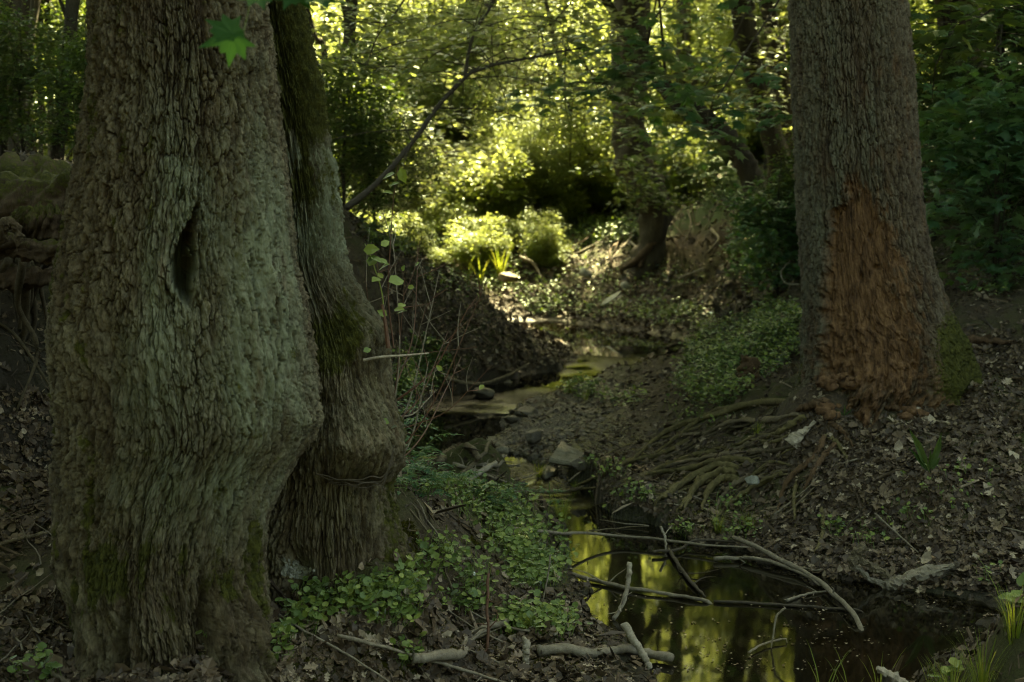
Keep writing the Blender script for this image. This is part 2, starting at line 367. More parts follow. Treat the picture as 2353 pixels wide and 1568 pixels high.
CT += [(-1, 0, .38), (-1, 3, .38), (-3, 0, .5), (-3, 3.5, .55), (0, 4, .32), (0, 1, .36), (2.3, 3, .4), (3, 4.8, .5), (4, 2, .6), (3.2, 0, .4),
       (-2.1, 8.8, 2.0), (-2.6, 8.8, 2.08), (-4, 8.6, 2.1), (-1.9, 9.2, 2.0), (-1.5, 8.4, 1.0), (-2.2, 8.1, .95), (-3.2, 7.9, 1.0), (-2.4, 6.8, .9), (-4.2, 7.6, 1.2), (-5.4, 5.5, 1.5), (-6, 3, 1.5), (-3.6, 5.5, .9), (-2.2, 10, 2.15), (-1.7, 11, 1.2), (-2.6, 12, 2.2), (-1.5, 12.6, .7), (-4, 12, 2.2), (-3, 15, 2.15), (-6, 15, 2.3), (-8, 8, 2.2), (-10, 3, 2),
       (-1.3, 17.5, .8), (-3, 17.5, 1.6), (-2, 19.5, .7), (-4, 21, .35), (-6, 22.5, .4), (-8, 23, .5), (-4, 24, 1.5), (-6, 26, 2.0), (-12, 20, 2.3), (-10, 30, 2.4), (-3, 30, 2.1), (0, 35, 2.3), (3, 30, 2.5), (8, 28, 2.9), (4.5, 24, 2.7),
       (5, 15, 2.2), (4.4, 12, 1.6), (5.5, 11, 2.4), (5, 8.5, 1.5), (6.5, 9, 2.8), (5, 6, 1.2), (8, 6, 2.6), (8, 13, 3.8), (7, 19, 3.5), (12, 20, 4.2), (12, 8, 4.2), (10, 0, 3), (16, 30, 4.2), (0, -6, .6), (8, -6, 2), (-8, -6, 1.5),
       (-20, 45, 2.6), (0, 50, 2.6), (20, 50, 4), (-25, 10, 2.5), (28, 10, 5.5), (0, -25, 2), (-20, -20, 2), (25, -20, 4)]
CT = np.array(CT)
_C = .25
def _fit(c):
    n = len(c); d = np.sqrt(((c[:, None, :2]-c[None, :, :2])**2).sum(-1)+_C*_C)
    A = np.zeros((n+1, n+1)); A[:n, :n] = d-np.eye(n)*(-.02); A[:n, n] = 1; A[n, :n] = 1
    return np.linalg.solve(A, np.append(c[:, 2], 0))
_W = _fit(CT)
def stream_d(x, y):
    """signed distance-like value: negative inside the stream"""
    a = np.interp(y, _E[:, 0], _E[:, 1]); b = np.interp(y, _E[:, 0], _E[:, 2])
    return np.maximum(a-x, x-b)
def base_h(x, y):
    x = np.asarray(x, float); y = np.asarray(y, float); sh = x.shape; x = x.ravel(); y = y.ravel()
    xc = np.clip(x, -40, 40); yc = np.clip(y, -35, 70)
    out = np.empty(len(x))
    for i in range(0, len(x), 40000):
        s = slice(i, i+40000)
        d = np.sqrt((xc[s, None]-CT[None, :, 0])**2+(yc[s, None]-CT[None, :, 1])**2+_C*_C)
        out[s] = d@_W[:-1]+_W[-1]
    return out.reshape(sh)
def height(x, y):
    x = np.asarray(x, float); y = np.asarray(y, float)
    b = base_h(x, y); cap = 2.12+.012*np.hypot(x, y)+9*sstep(1.0, 3.0, x)+3*sstep(24, 40, y)
    b = np.where(b > cap-.15, cap-.15+.15*np.tanh((b-cap+.15)/.15*.5), b)
    d = stream_d(x, y); rel = b-zw(y)
    amp = sstep(-.02, .35, rel)*.9+.1
    ero = sstep(.8, 2.5, x)*sstep(16, 18.5, y)*sstep(27, 24.5, y)*sstep(.25, .7, rel)
    n = ero*(.16*(np.abs(fbm(x*2.2, y*1.1, x*0, 3, 61))-.3)+.07*fbm(x*7, y*5, x*0, 3, 62))+.16*fbm(x*.9, y*.9, x*0+.5, 3, 11)*amp+.06*fbm(x*4, y*4, x*0, 3, 21)*amp+.022*fbm(x*17, y*17, x*0, 2, 31)*(amp*.8+.2)
    cut = -.0  # steep eroded faces get furrows
    h = b+n*(.75+.25*sstep(0, 1, rel))
    # the stream bed and its low margins
    w_ = zw(y); dn_ = d+.10*fbm(x*2.6, y*2.6, x*0, 3, 81); on = (y < 20.6) & (y > -4)
    h = np.where(on & (dn_ < 0), np.minimum(h, w_-.012-.5*np.minimum(-dn_, .4)+.03*n), h)
    h = np.where(on & (dn_ >= 0), np.maximum(h, w_+.012+.22*np.minimum(dn_, .35)+.10*n), h)
    return h
def G(px, py, y0=3.2, y1=32.0, water=False):
    """where the line of sight through a picture point meets the ground"""
    px = np.atleast_1d(np.asarray(px, float)); py = np.atleast_1d(np.asarray(py, float))
    ys = np.geomspace(y0, y1, 260); out = np.zeros((len(px), 3)); 
    pts = P(px[:, None], py[:, None], ys[None]); g = GH(pts[..., 0], pts[..., 1])
    if water: g = np.maximum(g, zw(pts[..., 1]))
    below = pts[..., 2] < g; i = np.argmax(below, 1); i = np.where(below.any(1), np.maximum(i, 1), len(ys)-1)
    k = np.arange(len(px)); d1 = (pts[..., 2]-g)[k, i-1]; d2 = (pts[..., 2]-g)[k, i]
    f = np.clip(d1/(d1-d2+1e-9), 0, 1)[:, None]
    return pts[k, i-1]*(1-f)+pts[k, i]*f
_gx = np.arange(-14, 16, .06); _gy = np.arange(-1, 46, .06)
_GX, _GY = np.meshgrid(_gx, _gy); _GZ = height(_GX, _GY)
def GH(x, y):
    fx = np.clip((np.asarray(x)+14)/.06, 0, len(_gx)-2); fy = np.clip((np.asarray(y)+1)/.06, 0, len(_gy)-2)
    i = fx.astype(int); j = fy.astype(int); u = fx-i; v = fy-j
    return (_GZ[j, i]*(1-u)+_GZ[j, i+1]*u)*(1-v)+(_GZ[j+1, i]*(1-u)+_GZ[j+1, i+1]*u)*v
def gnormal(x, y, e=.06):
    a = (GH(x+e, y)-GH(x-e, y))/(2*e); b = (GH(x, y+e)-GH(x, y-e))/(2*e)
    n = np.stack([-a, -b, np.ones_like(a)], -1); return n/np.linalg.norm(n, axis=-1)[..., None]

def build_ground():
    n = 760; k = 6.4; L = 320.0
    u = np.linspace(-1, 1, n); s = L*np.sinh(k*u)/math.sinh(k)
    X, Y = np.meshgrid(.6+s, 9.0+s)
    Z = height(X, Y)
    far = sstep(45, 150, np.hypot(X, Y)); Z = Z*(1-far)+(3+4*fbm(X*.01, Y*.01, X*0, 2, 5))*far
    i = np.arange(n-1)[:, None]*n+np.arange(n-1)[None]
    F = np.stack([i, i+1, i+n+1, i+n], -1).reshape(-1, 4)
    rel = Z-zw(Y); wet = np.where(np.abs(X) < 9, 1-sstep(.03, .22, rel), 0)
    hollow_shade = np.maximum(0*X, sstep(-1.5, -1.8, X)*sstep(6.2, 6.9, Y)*sstep(9.2, 8.7, Y)*sstep(-6, -5, X))  # painted shade of the hollow under the fallen log
    lush = np.maximum(sstep(.1, .5, fbm(X*.35, Y*.35, X*0, 3, 77)+.25)*sstep(16, 22, Y), 1.6*sstep(22.5, 25, Y)*sstep(2.4+2*sstep(25, 27, Y)*9, 1.2, X))*(stream_d(X, Y) > .3)
    V = np.stack([X, Y, Z], -1).reshape(-1, 3)
    o = obj('ground', mesh_data('ground', V, [F], {'wet': wet.ravel(), 'lush': lush.ravel(), 'hollow_shade': hollow_shade.ravel()}, True), M_SOIL)
    tag(o, 'brown forest floor with steep eroded stream banks', None, None, 'structure')
build_ground()
def build_water():
    ys = np.arange(-4, 24.5, .05); xs = np.arange(-9, 6, .1)
    X, Y = np.meshgrid(xs, ys); Z = zw(Y)
    i = np.arange(len(ys)-1)[:, None]*len(xs)+np.arange(len(xs)-1)[None]
    F = np.stack([i, i+1, i+len(xs)+1, i+len(xs)], -1).reshape(-1, 4)
    c = Y[:-1, :-1]+.02; near = (stream_d(X, Y)[:-1, :-1] < 1.6) | ((Y[:-1, :-1] > 19.5))
    F = F[near.ravel()]
    rf = np.exp(-((Y-10.0)/.55)**2)+np.exp(-((Y-13.55)/.45)**2)+np.exp(-((Y-15.4)/.5)**2)+.08
    rf = np.clip(rf*(.6+.8*fbm(X*2, Y*2, X*0, 2, 3)), 0, 1)
    o = obj('stream_water', mesh_data('stream_water', np.stack([X, Y, Z], -1).reshape(-1, 3), [F], {'riffle': rf.ravel()}, True), M_WATER)
    tag(o, 'dark shallow stream winding between the banks', None, None, 'structure')
build_water()
# ------------------------------------------------------------------ bark-covered trunks as real relief
def bark_height(s, z, cw, ch, seed, warp=.5):
    """s, z in metres on the bark; returns plate relief 0..1"""
    a = s/cw; b = z/ch
    wx = fbm(a*.25, b*.28, a*0+seed, 2, seed)*warp*1.2+.16*fbm(a*1.3, b*2.1, a*0, 3, seed+2); wy = fbm(a*.9+9, b*.7, a*0+seed, 3, seed+5)*warp*.9
    f1, f2, cid, dy = worley(a+wx, b+wy, seed)
    crack = sstep(.01, .13, f2-f1+.05*vnoise(a*7, b*7, a*0, seed+19))**.8
    rv = np.abs(vnoise((a+wx)*.6, b*.14+wy*.15, a*0+3, seed+11)); fis = sstep(.0, .09, rv)           # long vertical fissures
    g1, g2, c2, d2 = worley((a+wx)*1.9, (b+wy)*2.2, seed+3)
    crack2 = sstep(0, .12, g2-g1)
    fib = fbm(s*90, z*26, s*0, 4, seed+7)
    flake = .10*sstep(-.1, .12, fbm(a*1.7+4, b*1.9, a*0, 4, seed+21))+.08*sstep(-.05, .05, fbm(a*3.1, b*3.3, a*0, 3, seed+23))
    return np.clip(flake-.08+crack*(.52+.42*cid+.1*(c2-.5)-.12*np.clip(dy, -.8, .8)-.08*np.clip(d2, -.8, .8))*(.72+.28*crack2)*(.2+.8*fis)+.13*fib, 0, 1.15)

def trunk_surface(rows, Yc, nth, zs, ratio=1.0, front=.6):
    """rows: (py, left px, right px) read at distance Yc.  Returns grid fields."""
    r = np.array(rows, float)
    L = P(r[:, 1], r[:, 0], Yc); R = P(r[:, 2], r[:, 0], Yc)
    o = np.argsort(L[:, 2]); zt = L[o, 2]
    cx = np.interp(zs, zt, ((L+R)/2)[o, 0]); rx = np.interp(zs, zt, ((R-L)/2)[o, 0])
    k = np.array([.25, .5, .25]); 
    for _ in range(max(2, len(zs)//60)):
        cx = np.convolve(np.pad(cx, 1, 'edge'), k, 'valid'); rx = np.convolve(np.pad(rx, 1, 'edge'), k, 'valid')
    t = np.linspace(0, 1, nth+1); th = .5*np.pi+2*np.pi*(t-front*np.sin(2*np.pi*t)/(2*np.pi)*-1*-1*1.0)
    th = .5*np.pi+2*np.pi*(t+front*np.sin(2*np.pi*t)/(2*np.pi))*1.0
    return cx, rx, th
def grid_faces(nz, nt_):
    i = np.arange(nz-1)[:, None]*nt_+np.arange(nt_-1)[None]
    return np.stack([i, i+1, i+nt_+1, i+nt_], -1).reshape(-1, 4)

def limbs_and_sprays(r, base, top, crown_c, crown_r, n_limb, n_sub, r0):
    """tapered limbs from the trunk to clumps spread through the crown"""
    parts, ends = [], []
    base = np.array(base, float); top = np.array(top, float); crown_c = np.array(crown_c, float); crown_r = np.array(crown_r, float)
    for i in range(n_limb):
        f = r.uniform(0, 1); s = base+(top-base)*f
        v = r.normal(size=3); v[2] = v[2]*.7; v /= np.linalg.norm(v)
        e = crown_c+crown_r*v*r.uniform(.55, .95)
        mid = (s+e)/2+np.array([0, 0, .12*np.linalg.norm(e-s)])+r.normal(size=3)*.06*np.linalg.norm(e-s)
        p = spline([s, mid, e], 9); rr = np.linspace(r0*(1-.6*f), r0*.12, 9); parts.append(tube(p, rr, 6))
        for j in range(n_sub):
            q = p[r.integers(3, 9)]; v = r.normal(size=3); v[2] *= .5; v /= np.linalg.norm(v)
            e2 = q+v*crown_r.mean()*r.uniform(.15, .4)
            pp = spline([q, (q+e2)/2+r.normal(size=3)*.05, e2], 5); parts.append(tube(pp, np.linspace(r0*.16, r0*.04, 5), 4)); ends.append(e2); ends.append(pp[2])
        ends.append(e)
    return parts, np.array(ends)
def spray_leaves(r, centres, per, rad, size, tmpl, flat=.22, tilt=.45, sz_var=.3):
    """flattish horizontal sprays of leaves about each centre"""
    n = len(centres); tl = r.normal(size=(n, 3))*.22; tl[:, 2] = 1
    nn = np.repeat(tl, per, 0); c = np.repeat(centres, per, 0); k = len(c)
    ang = r.uniform(0, 2*np.pi, k); rr = rad*np.sqrt(r.uniform(0, 1, k))*np.repeat(r.uniform(.6, 1.3, n), per)
    off = np.stack([np.cos(ang)*rr, np.sin(ang)*rr, r.normal(size=k)*rad*flat-.25*rr*rr/rad], -1)
    off[:, 2] -= (off[:, :2]*nn[:, :2]).sum(1)
    pos = c+off; Nn = nn/np.linalg.norm(nn, axis=1)[:, None]+r.normal(size=(k, 3))*tilt*.6
    Nn[:, 2] = np.abs(Nn[:, 2])
    hd = np.stack([np.cos(ang), np.sin(ang), -.35+0*ang], -1)+r.normal(size=(k, 3))*.4
    R = frames(Nn, hd); V, F = scatter(tmpl[0], tmpl[1], pos, R, size*r.uniform(1-sz_var, 1+sz_var, k))
    sp_r = np.repeat(r.uniform(0, 1, n), per)
    return V, F, np.repeat(np.clip(sp_r*.5+r.uniform(0, .5, k), 0, 1), len(tmpl[0]))
def add_crown(root, name, r, centres, per, rad, size, tmpl, mat, **kw):
    V, F, rn = spray_leaves(r, centres, per, rad, size, tmpl, **kw)
    return mo(name, V, F, mat, root, {'rnd': rn})

# ================================================================== the big pale oak
def oak():
    Y0 = 5.05
    rows = [(-700, 232, 585), (-300, 222, 590), (0, 212, 600), (100, 210, 622), (200, 207, 634), (300, 193, 646), (400, 178, 655), (500, 163, 662), (600, 150, 671), (700, 140, 690), (800, 134, 706), (900, 146, 718), (960, 152, 722),
            (1010, 152, 705), (1060, 148, 672), (1100, 145, 655), (1200, 140, 612), (1300, 138, 596), (1380, 165, 600), (1430, 182, 606), (1480, 190, 604), (1560, 185, 610)]
    zlo, zhi = .18, 3.0
    zs = np.concatenate([np.linspace(zlo, zhi, 860), np.linspace(zhi, 10.5, 90)[1:]])
    nth = 820
    cx, rx, th = trunk_surface(rows, Y0, nth, np.minimum(zs, 3.6), front=.62)
    up = np.clip((zs-3)/7.5, 0, 1); rx = rx*(1-.5*up); cx = cx+up*.4
    TH, Z = np.meshgrid(th, zs); C, S = np.cos(TH), np.sin(TH)
    RX = rx[:, None]; CX = cx[:, None]
    Rm = RX*(1+.02*np.cos(3*TH+1)); s_arc = TH*.42
    lowf = fbm(C*1.3, S*1.3, Z*.8, 3, 41)
    R = Rm*(1+.045*lowf*(1-up[:, None]))
    # picture coordinates of every point, for features seen on the front
    px, pyv = proj(CX+Rm*C, Y0+Rm*S*.9, Z)
    frontm = sstep(.15, -.25, S)
    def blob(x, y, a, b, rot=0):
        dx = (px-x); dy = (pyv-y); cr, sr = math.cos(rot), math.sin(rot)
        return np.exp(-(((dx*cr+dy*sr)/a)**2+((-dx*sr+dy*cr)/b)**2))*frontm
    # flutes and rolls of old wood
    ridge = .030*blob(370, 560, 55, 190, .28)+.028*blob(590, 520, 45, 150, -.15)+.03*blob(610, 820, 80, 150)+.025*blob(330, 830, 90, 120)-.03*blob(270, 840, 30, 130, -.2)-.02*blob(475, 430, 20, 100, -.15)
    ridge += .02*blob(690, 965, 50, 50)+.02*blob(560, 1000, 60, 90)-.03*blob(400, 1180, 60, 60)+.035*blob(540, 1230, 70, 60)-.025*blob(505, 640, 20, 120, .1)
    # buttress toes
    low = sstep(.85, .30, Z)
    toes = np.zeros_like(R)
    for x, wd, am in ((235, 50, .10), (345, 52, .12), (425, 26, .05), (545, 50, .16)):
        toes += am*np.exp(-((px-x)/wd)**2)*frontm
    for x, wd in ((292, 13), (470, 14), (600, 12)): toes -= .11*np.exp(-((px-x)/wd)**2)*frontm*sstep(1290, 1390, pyv)
    toes += -.02*frontm; toes = toes*(1+.5*fbm(C*6, S*6, Z*5, 3, 91))
    R = R+ridge+toes*low+.05*low*sstep(-.1, .6, np.cos(TH*5+.5))*(1-frontm)
    # bark plates
    H = bark_height(s_arc+.02*lowf, Z, .030, .085, 51, .6)
    H2 = .6*bark_height(s_arc+.3+.03*fbm(TH*5, Z*6, Z*0, 3, 62), Z, .038, .10, 61, .8)+.4*sstep(-.5, .6, fbm(s_arc*30, Z*11, Z*0, 5, 63))
    smooth = np.clip(blob(370, 600, 70, 170, .25)*1.1+blob(570, 560, 80, 190)*.9+blob(600, 850, 120, 190)+blob(320, 850, 90, 130)+sstep(1000, 1150, pyv)*.85, 0, 1)
    smooth = np.clip(smooth+.45*fbm(C*2+3, S*2, Z*1.6, 3, 43)*(Z < 2.1), 0, 1)
    amp = .034*(1-.66*smooth)
    Hm = H*(1-smooth*.75)+H2*smooth*.75
    rough = fbm(C*16, S*16, Z*9, 4, 47)
    disp = amp*(Hm-.6)+.013*rough*(.4+.9*smooth)+.016*fbm(C*7, S*7, Z*4.5, 3, 49)*smooth-.032*sstep(.07, .01, np.abs(fbm(C*7+.25*rough, S*7, Z*2.2+.2*rough, 3, 57)))*(.3+.7*smooth)-.022*sstep(.05, .0, np.abs(fbm(C*11+.2*rough, S*11, Z*5, 3, 59)))*smooth+.010*fbm(C*40, S*40, Z*22, 3, 58)
    R = R+disp
    # the hollow: a teardrop opening
    hx, hy = px-np.interp(pyv, [455, 500, 545, 590, 650, 700], [456, 447, 432, 420, 421, 432])-6*rough, pyv-585
    wdt = np.interp(pyv, [455, 500, 540, 600, 650, 680, 720], [1, 9, 20, 31, 29, 18, 1])+11*rough+5*fbm(C*40, S*40, Z*20, 2, 66)
    hol = sstep(1.0, .82, np.abs(hx)/np.maximum(wdt, 2))*sstep(462, 500, pyv)*sstep(712, 672, pyv)*frontm
    hol *= 1-.55*sstep(632, 700, pyv)
    rim = np.exp(-((np.abs(hx)/np.maximum(wdt, 4)-1.25)/.28)**2)*sstep(440, 520, pyv)*sstep(720, 650, pyv)*frontm
    slot = np.exp(-((px-463-(pyv-640)*.02)/7)**2)*sstep(500, 560, pyv)*sstep(790, 700, pyv)*frontm
    R = R+.022*rim-.02*slot
    R = R*(1-.78*hol)
    X = CX+R*C; Yy = Y0+R*S*np.where(S < 0, .92, 1.0)
    V = np.stack([X, Yy, Z], -1).reshape(-1, 3)
    lich = np.clip(smooth*.9+.35*blob(480, 450, 220, 330)+.4*fbm(C*3, S*3, Z*2, 3, 44), 0, 1)*sstep(1330, 1060, pyv)*(frontm*.9+.1)*sstep(250, 400, px+40*fbm(Z*3, Z*0, C*2, 2, 3)+np.clip(pyv-600, 0, 300)*.25)  # lichen, faded out leftward to paint that side of the trunk shaded
    mz = fbm(C*5, S*5, Z*5, 4, 46)
    moss = np.clip(.42*mz+.42*blob(450, 1300, 200, 75)*(.6+mz)+.45*blob(495, 1130, 35, 30)+.5*blob(250, 1330, 60, 60)+.45*blob(590, 1390, 40, 90)+.12, 0, .75)
    moss = np.where(pyv > 1250, moss+.05, moss)+.35*sstep(230, 170, px)*sstep(.1, .5, mz)*frontm  # left edge moss also darkens the shaded side
    bare = np.clip(.5*np.exp(-((px-452)/8)**2-((pyv-530)/30)**2)*frontm, 0, 1)
    root = empty('oak_tree', (-1.0, 5.05, .45), 'huge pale grey oak trunk with deep plated bark and a dark teardrop hollow', 'tree')
    mo('trunk', V, [grid_faces(len(zs), len(th))], M_OAK, root, {'h': np.clip(Hm*(1-.25*smooth)+.2*smooth, 0, 1).ravel(), 'moss': moss.ravel(), 'bare': bare.ravel(), 'lich': lich.ravel()}, True)
    r = np.random.default_rng(101); top = (float(cx[-1]), Y0, 10.4); b0 = (float(cx[-30]), Y0, 7.0)
    parts, ends = limbs_and_sprays(r, b0, top, (-.4, 6.2, 11.0), (4.3, 4.3, 2.8), 16, 9, .16)
    V, F = merge(parts); mo('limb', V, F, M_FARBARK, root, smooth=True)
    add_crown(root, 'crown', r, ends, 36, .55, .13, LEAF4, M_DARKLEAF)
    # roots running to the bank on the far side of the hollow
    return root
oak_root = oak()

# ================================================================== the mossy stem behind it
def mossy():
    Y0 = 5.5
    rows = [(-700, 560, 640), (-300, 560, 668), (0, 552, 692), (100, 560, 712), (200, 575, 738), (300, 590, 752), (400, 600, 765), (500, 610, 780), (560, 612, 786), (600, 612, 792), (650, 615, 812), (700, 618, 842), (750, 620, 872), (800, 622, 888), (850, 625, 893), (900, 628, 897), (1000, 625, 900),
            (1060, 620, 900), (1100, 618, 897), (1200, 605, 905), (1300, 595, 912), (1345, 592, 918), (1420, 588, 925)]
    zs = np.concatenate([np.linspace(.3, 3.0, 700), np.linspace(3.0, 9.5, 80)[1:]])
    nth = 560
    cx, rx, th = trunk_surface(rows, Y0, nth, np.minimum(zs, 3.6), front=.5)
    up = np.clip((zs-3)/6.5, 0, 1); rx = rx*(1-.45*up); cx = cx-up*.9
    TH, Z = np.meshgrid(th, zs); C, S = np.cos(TH), np.sin(TH); RX = rx[:, None]; CX = cx[:, None]
    Rm = RX*np.ones_like(TH); lowf = fbm(C*1.5+5, S*1.5, Z*1.2, 3, 141)
    R = Rm*(1+.07*lowf*(1-.6*up[:, None]))
    px, pyv = proj(CX+Rm*C, Y0+Rm*S*.85, Z)
    frontm = sstep(.3, -.2, S)
    def blob(x, y, a, b): return np.exp(-(((px-x)/a)**2+((pyv-y)/b)**2))*frontm
    tb = np.clip((pyv-850)/(1112-850), 0, 1); prof = np.sqrt(np.clip(1-np.clip((tb-.62)/.38, 0, 1)**2, 0, 1))*sstep(0, .62, tb)
    R = R+.15*np.exp(-(((px-820)/80)**2))*frontm*prof+.03*blob(815, 1030, 70, 40)
    R = R+.05*blob(750, 870, 40, 70)-.05*blob(735, 960, 25, 60)+.04*blob(840, 780, 40, 60)
    R = R-.035*frontm*sstep(1060, 1130, pyv)*np.exp(-((px-800)/110)**2)
    low = sstep(.95, .45, Z)
    R = R+low*.06*sstep(-.2, .8, np.cos(TH*6+1.3))+.05*low*sstep(860, 920, px)
    R = R-low*.10*np.exp(-((px-675)/35)**2)*frontm*sstep(1230, 1330, pyv)
    H = bark_height(TH*.33, Z, .03, .13, 71, .8)
    H2 = bark_height(TH*.33, Z, .02, .035, 73, .8)
    sm = np.clip(sstep(120, 40, np.abs(pyv-200))*0+sstep(900, 700, pyv)*.75+blob(815, 1000, 100, 110), 0, 1)
    rough = fbm(C*14, S*14, Z*12, 4, 147)
    Hm = H*(1-sm)+H2*sm
    R = R+(.024-.013*sm)*(Hm-.7)+.016*rough*(.5+sm)+.014*fbm(C*6, S*6, Z*7, 3, 149)*sm+.010*fbm(C*30, S*30, Z*20, 3, 158)-.018*sstep(.10, 0, np.abs(fbm(C*6, S*6, Z*1.6, 3, 157)))*sstep(1000, 1150, pyv)
    X = CX+R*C; Yy = Y0+R*S*np.where(S < 0, .85, 1)
    V = np.stack([X, Yy, Z], -1).reshape(-1, 3)
    moss = np.clip(.95*sstep(360, 250, pyv+60*lowf)+.7*blob(700, 420, 60, 60)+.85*blob(745, 800, 60, 60)+.6*blob(790, 760, 40, 60)+.4*sstep(850, 895, px)*sstep(880, 1000, pyv)+.25*fbm(C*4, S*4, Z*4, 3, 9)+.14, 0, 1)
    moss = np.where(S > .3, .6, moss)
    lich = np.clip(sstep(300, 380, pyv)*sstep(640, 520, pyv)*1.0+.5*blob(690, 1310, 30, 22)+.35*blob(815, 1000, 90, 80)+.3*sstep(880, 700, pyv)+.12*fbm(C*5, S*5, Z*5, 2, 8), 0, 1)
    root = empty('mossy_tree', (-.6, 5.5, .55), 'dark mossy trunk with a round burl, close behind the pale hollow oak', 'tree')
    mo('trunk', V, [grid_faces(len(zs), len(th))], M_OAK, root, {'h': np.clip(Hm, 0, 1).ravel(), 'moss': moss.ravel(), 'bare': (.35*blob(815, 1010, 60, 50)).ravel(), 'lich': lich.ravel()}, True)
    # bleached lichen crust at the foot
    r = np.random.default_rng(5); 
    pts, rr = [], []
    for i in range(170):
        a = r.uniform(650, 722); b = 1318+(a-650)*.22-r.uniform(0, 1)**1.3*(36 if a < 690 else 26); pts.append((a, b))
    pts = np.array(pts); q = P(pts[:, 0], pts[:, 1], 5.28+0*pts[:, 0])
    # press on to the trunk surface
    Vf = V.reshape(-1, 3); Vs = Vf[(Vf[:, 2] < 1.0) & (Vf[:, 1] < 5.5)]
    for i in range(len(q)):
        sc2 = ((Vs[:, 0]/Vs[:, 1]-q[i, 0]/q[i, 1])**2+((Vs[:, 2]-CAMZ)/Vs[:, 1]-(q[i, 2]-CAMZ)/q[i, 1])**2); q[i] = Vs[np.argmin(sc2)]
    nrm = np.stack([r.normal(size=170)*.4, -np.ones(170), r.normal(size=170)*.4+.2], -1)
    V2, F2 = scatter(DEAD2[0]*np.array([1, 1, .6])-np.array([0, .5, 0]), DEAD2[1], q+np.array([0, -.008, 0]), frames(nrm, np.tile([0, 0, 1.0], (170, 1))+r.normal(size=(170, 3))*.3), r.uniform(.008, .024, 170))
    mo('lichen_crust', V2, F2, M_PLASTIC, root)
    r = np.random.default_rng(102)
    parts, ends = limbs_and_sprays(r, (float(cx[-25]), Y0, 6.5), (float(cx[-1]), Y0, 9.4), (-2.2, 7.6, 10.0), (3.6, 3.6, 2.6), 12, 8, .12)
    V, F = merge(parts); mo('limb', V, F, M_FARBARK, root, smooth=True)
    add_crown(root, 'crown', r, ends, 34, .5, .12, LEAF4, M_DARKLEAF)
mossy()

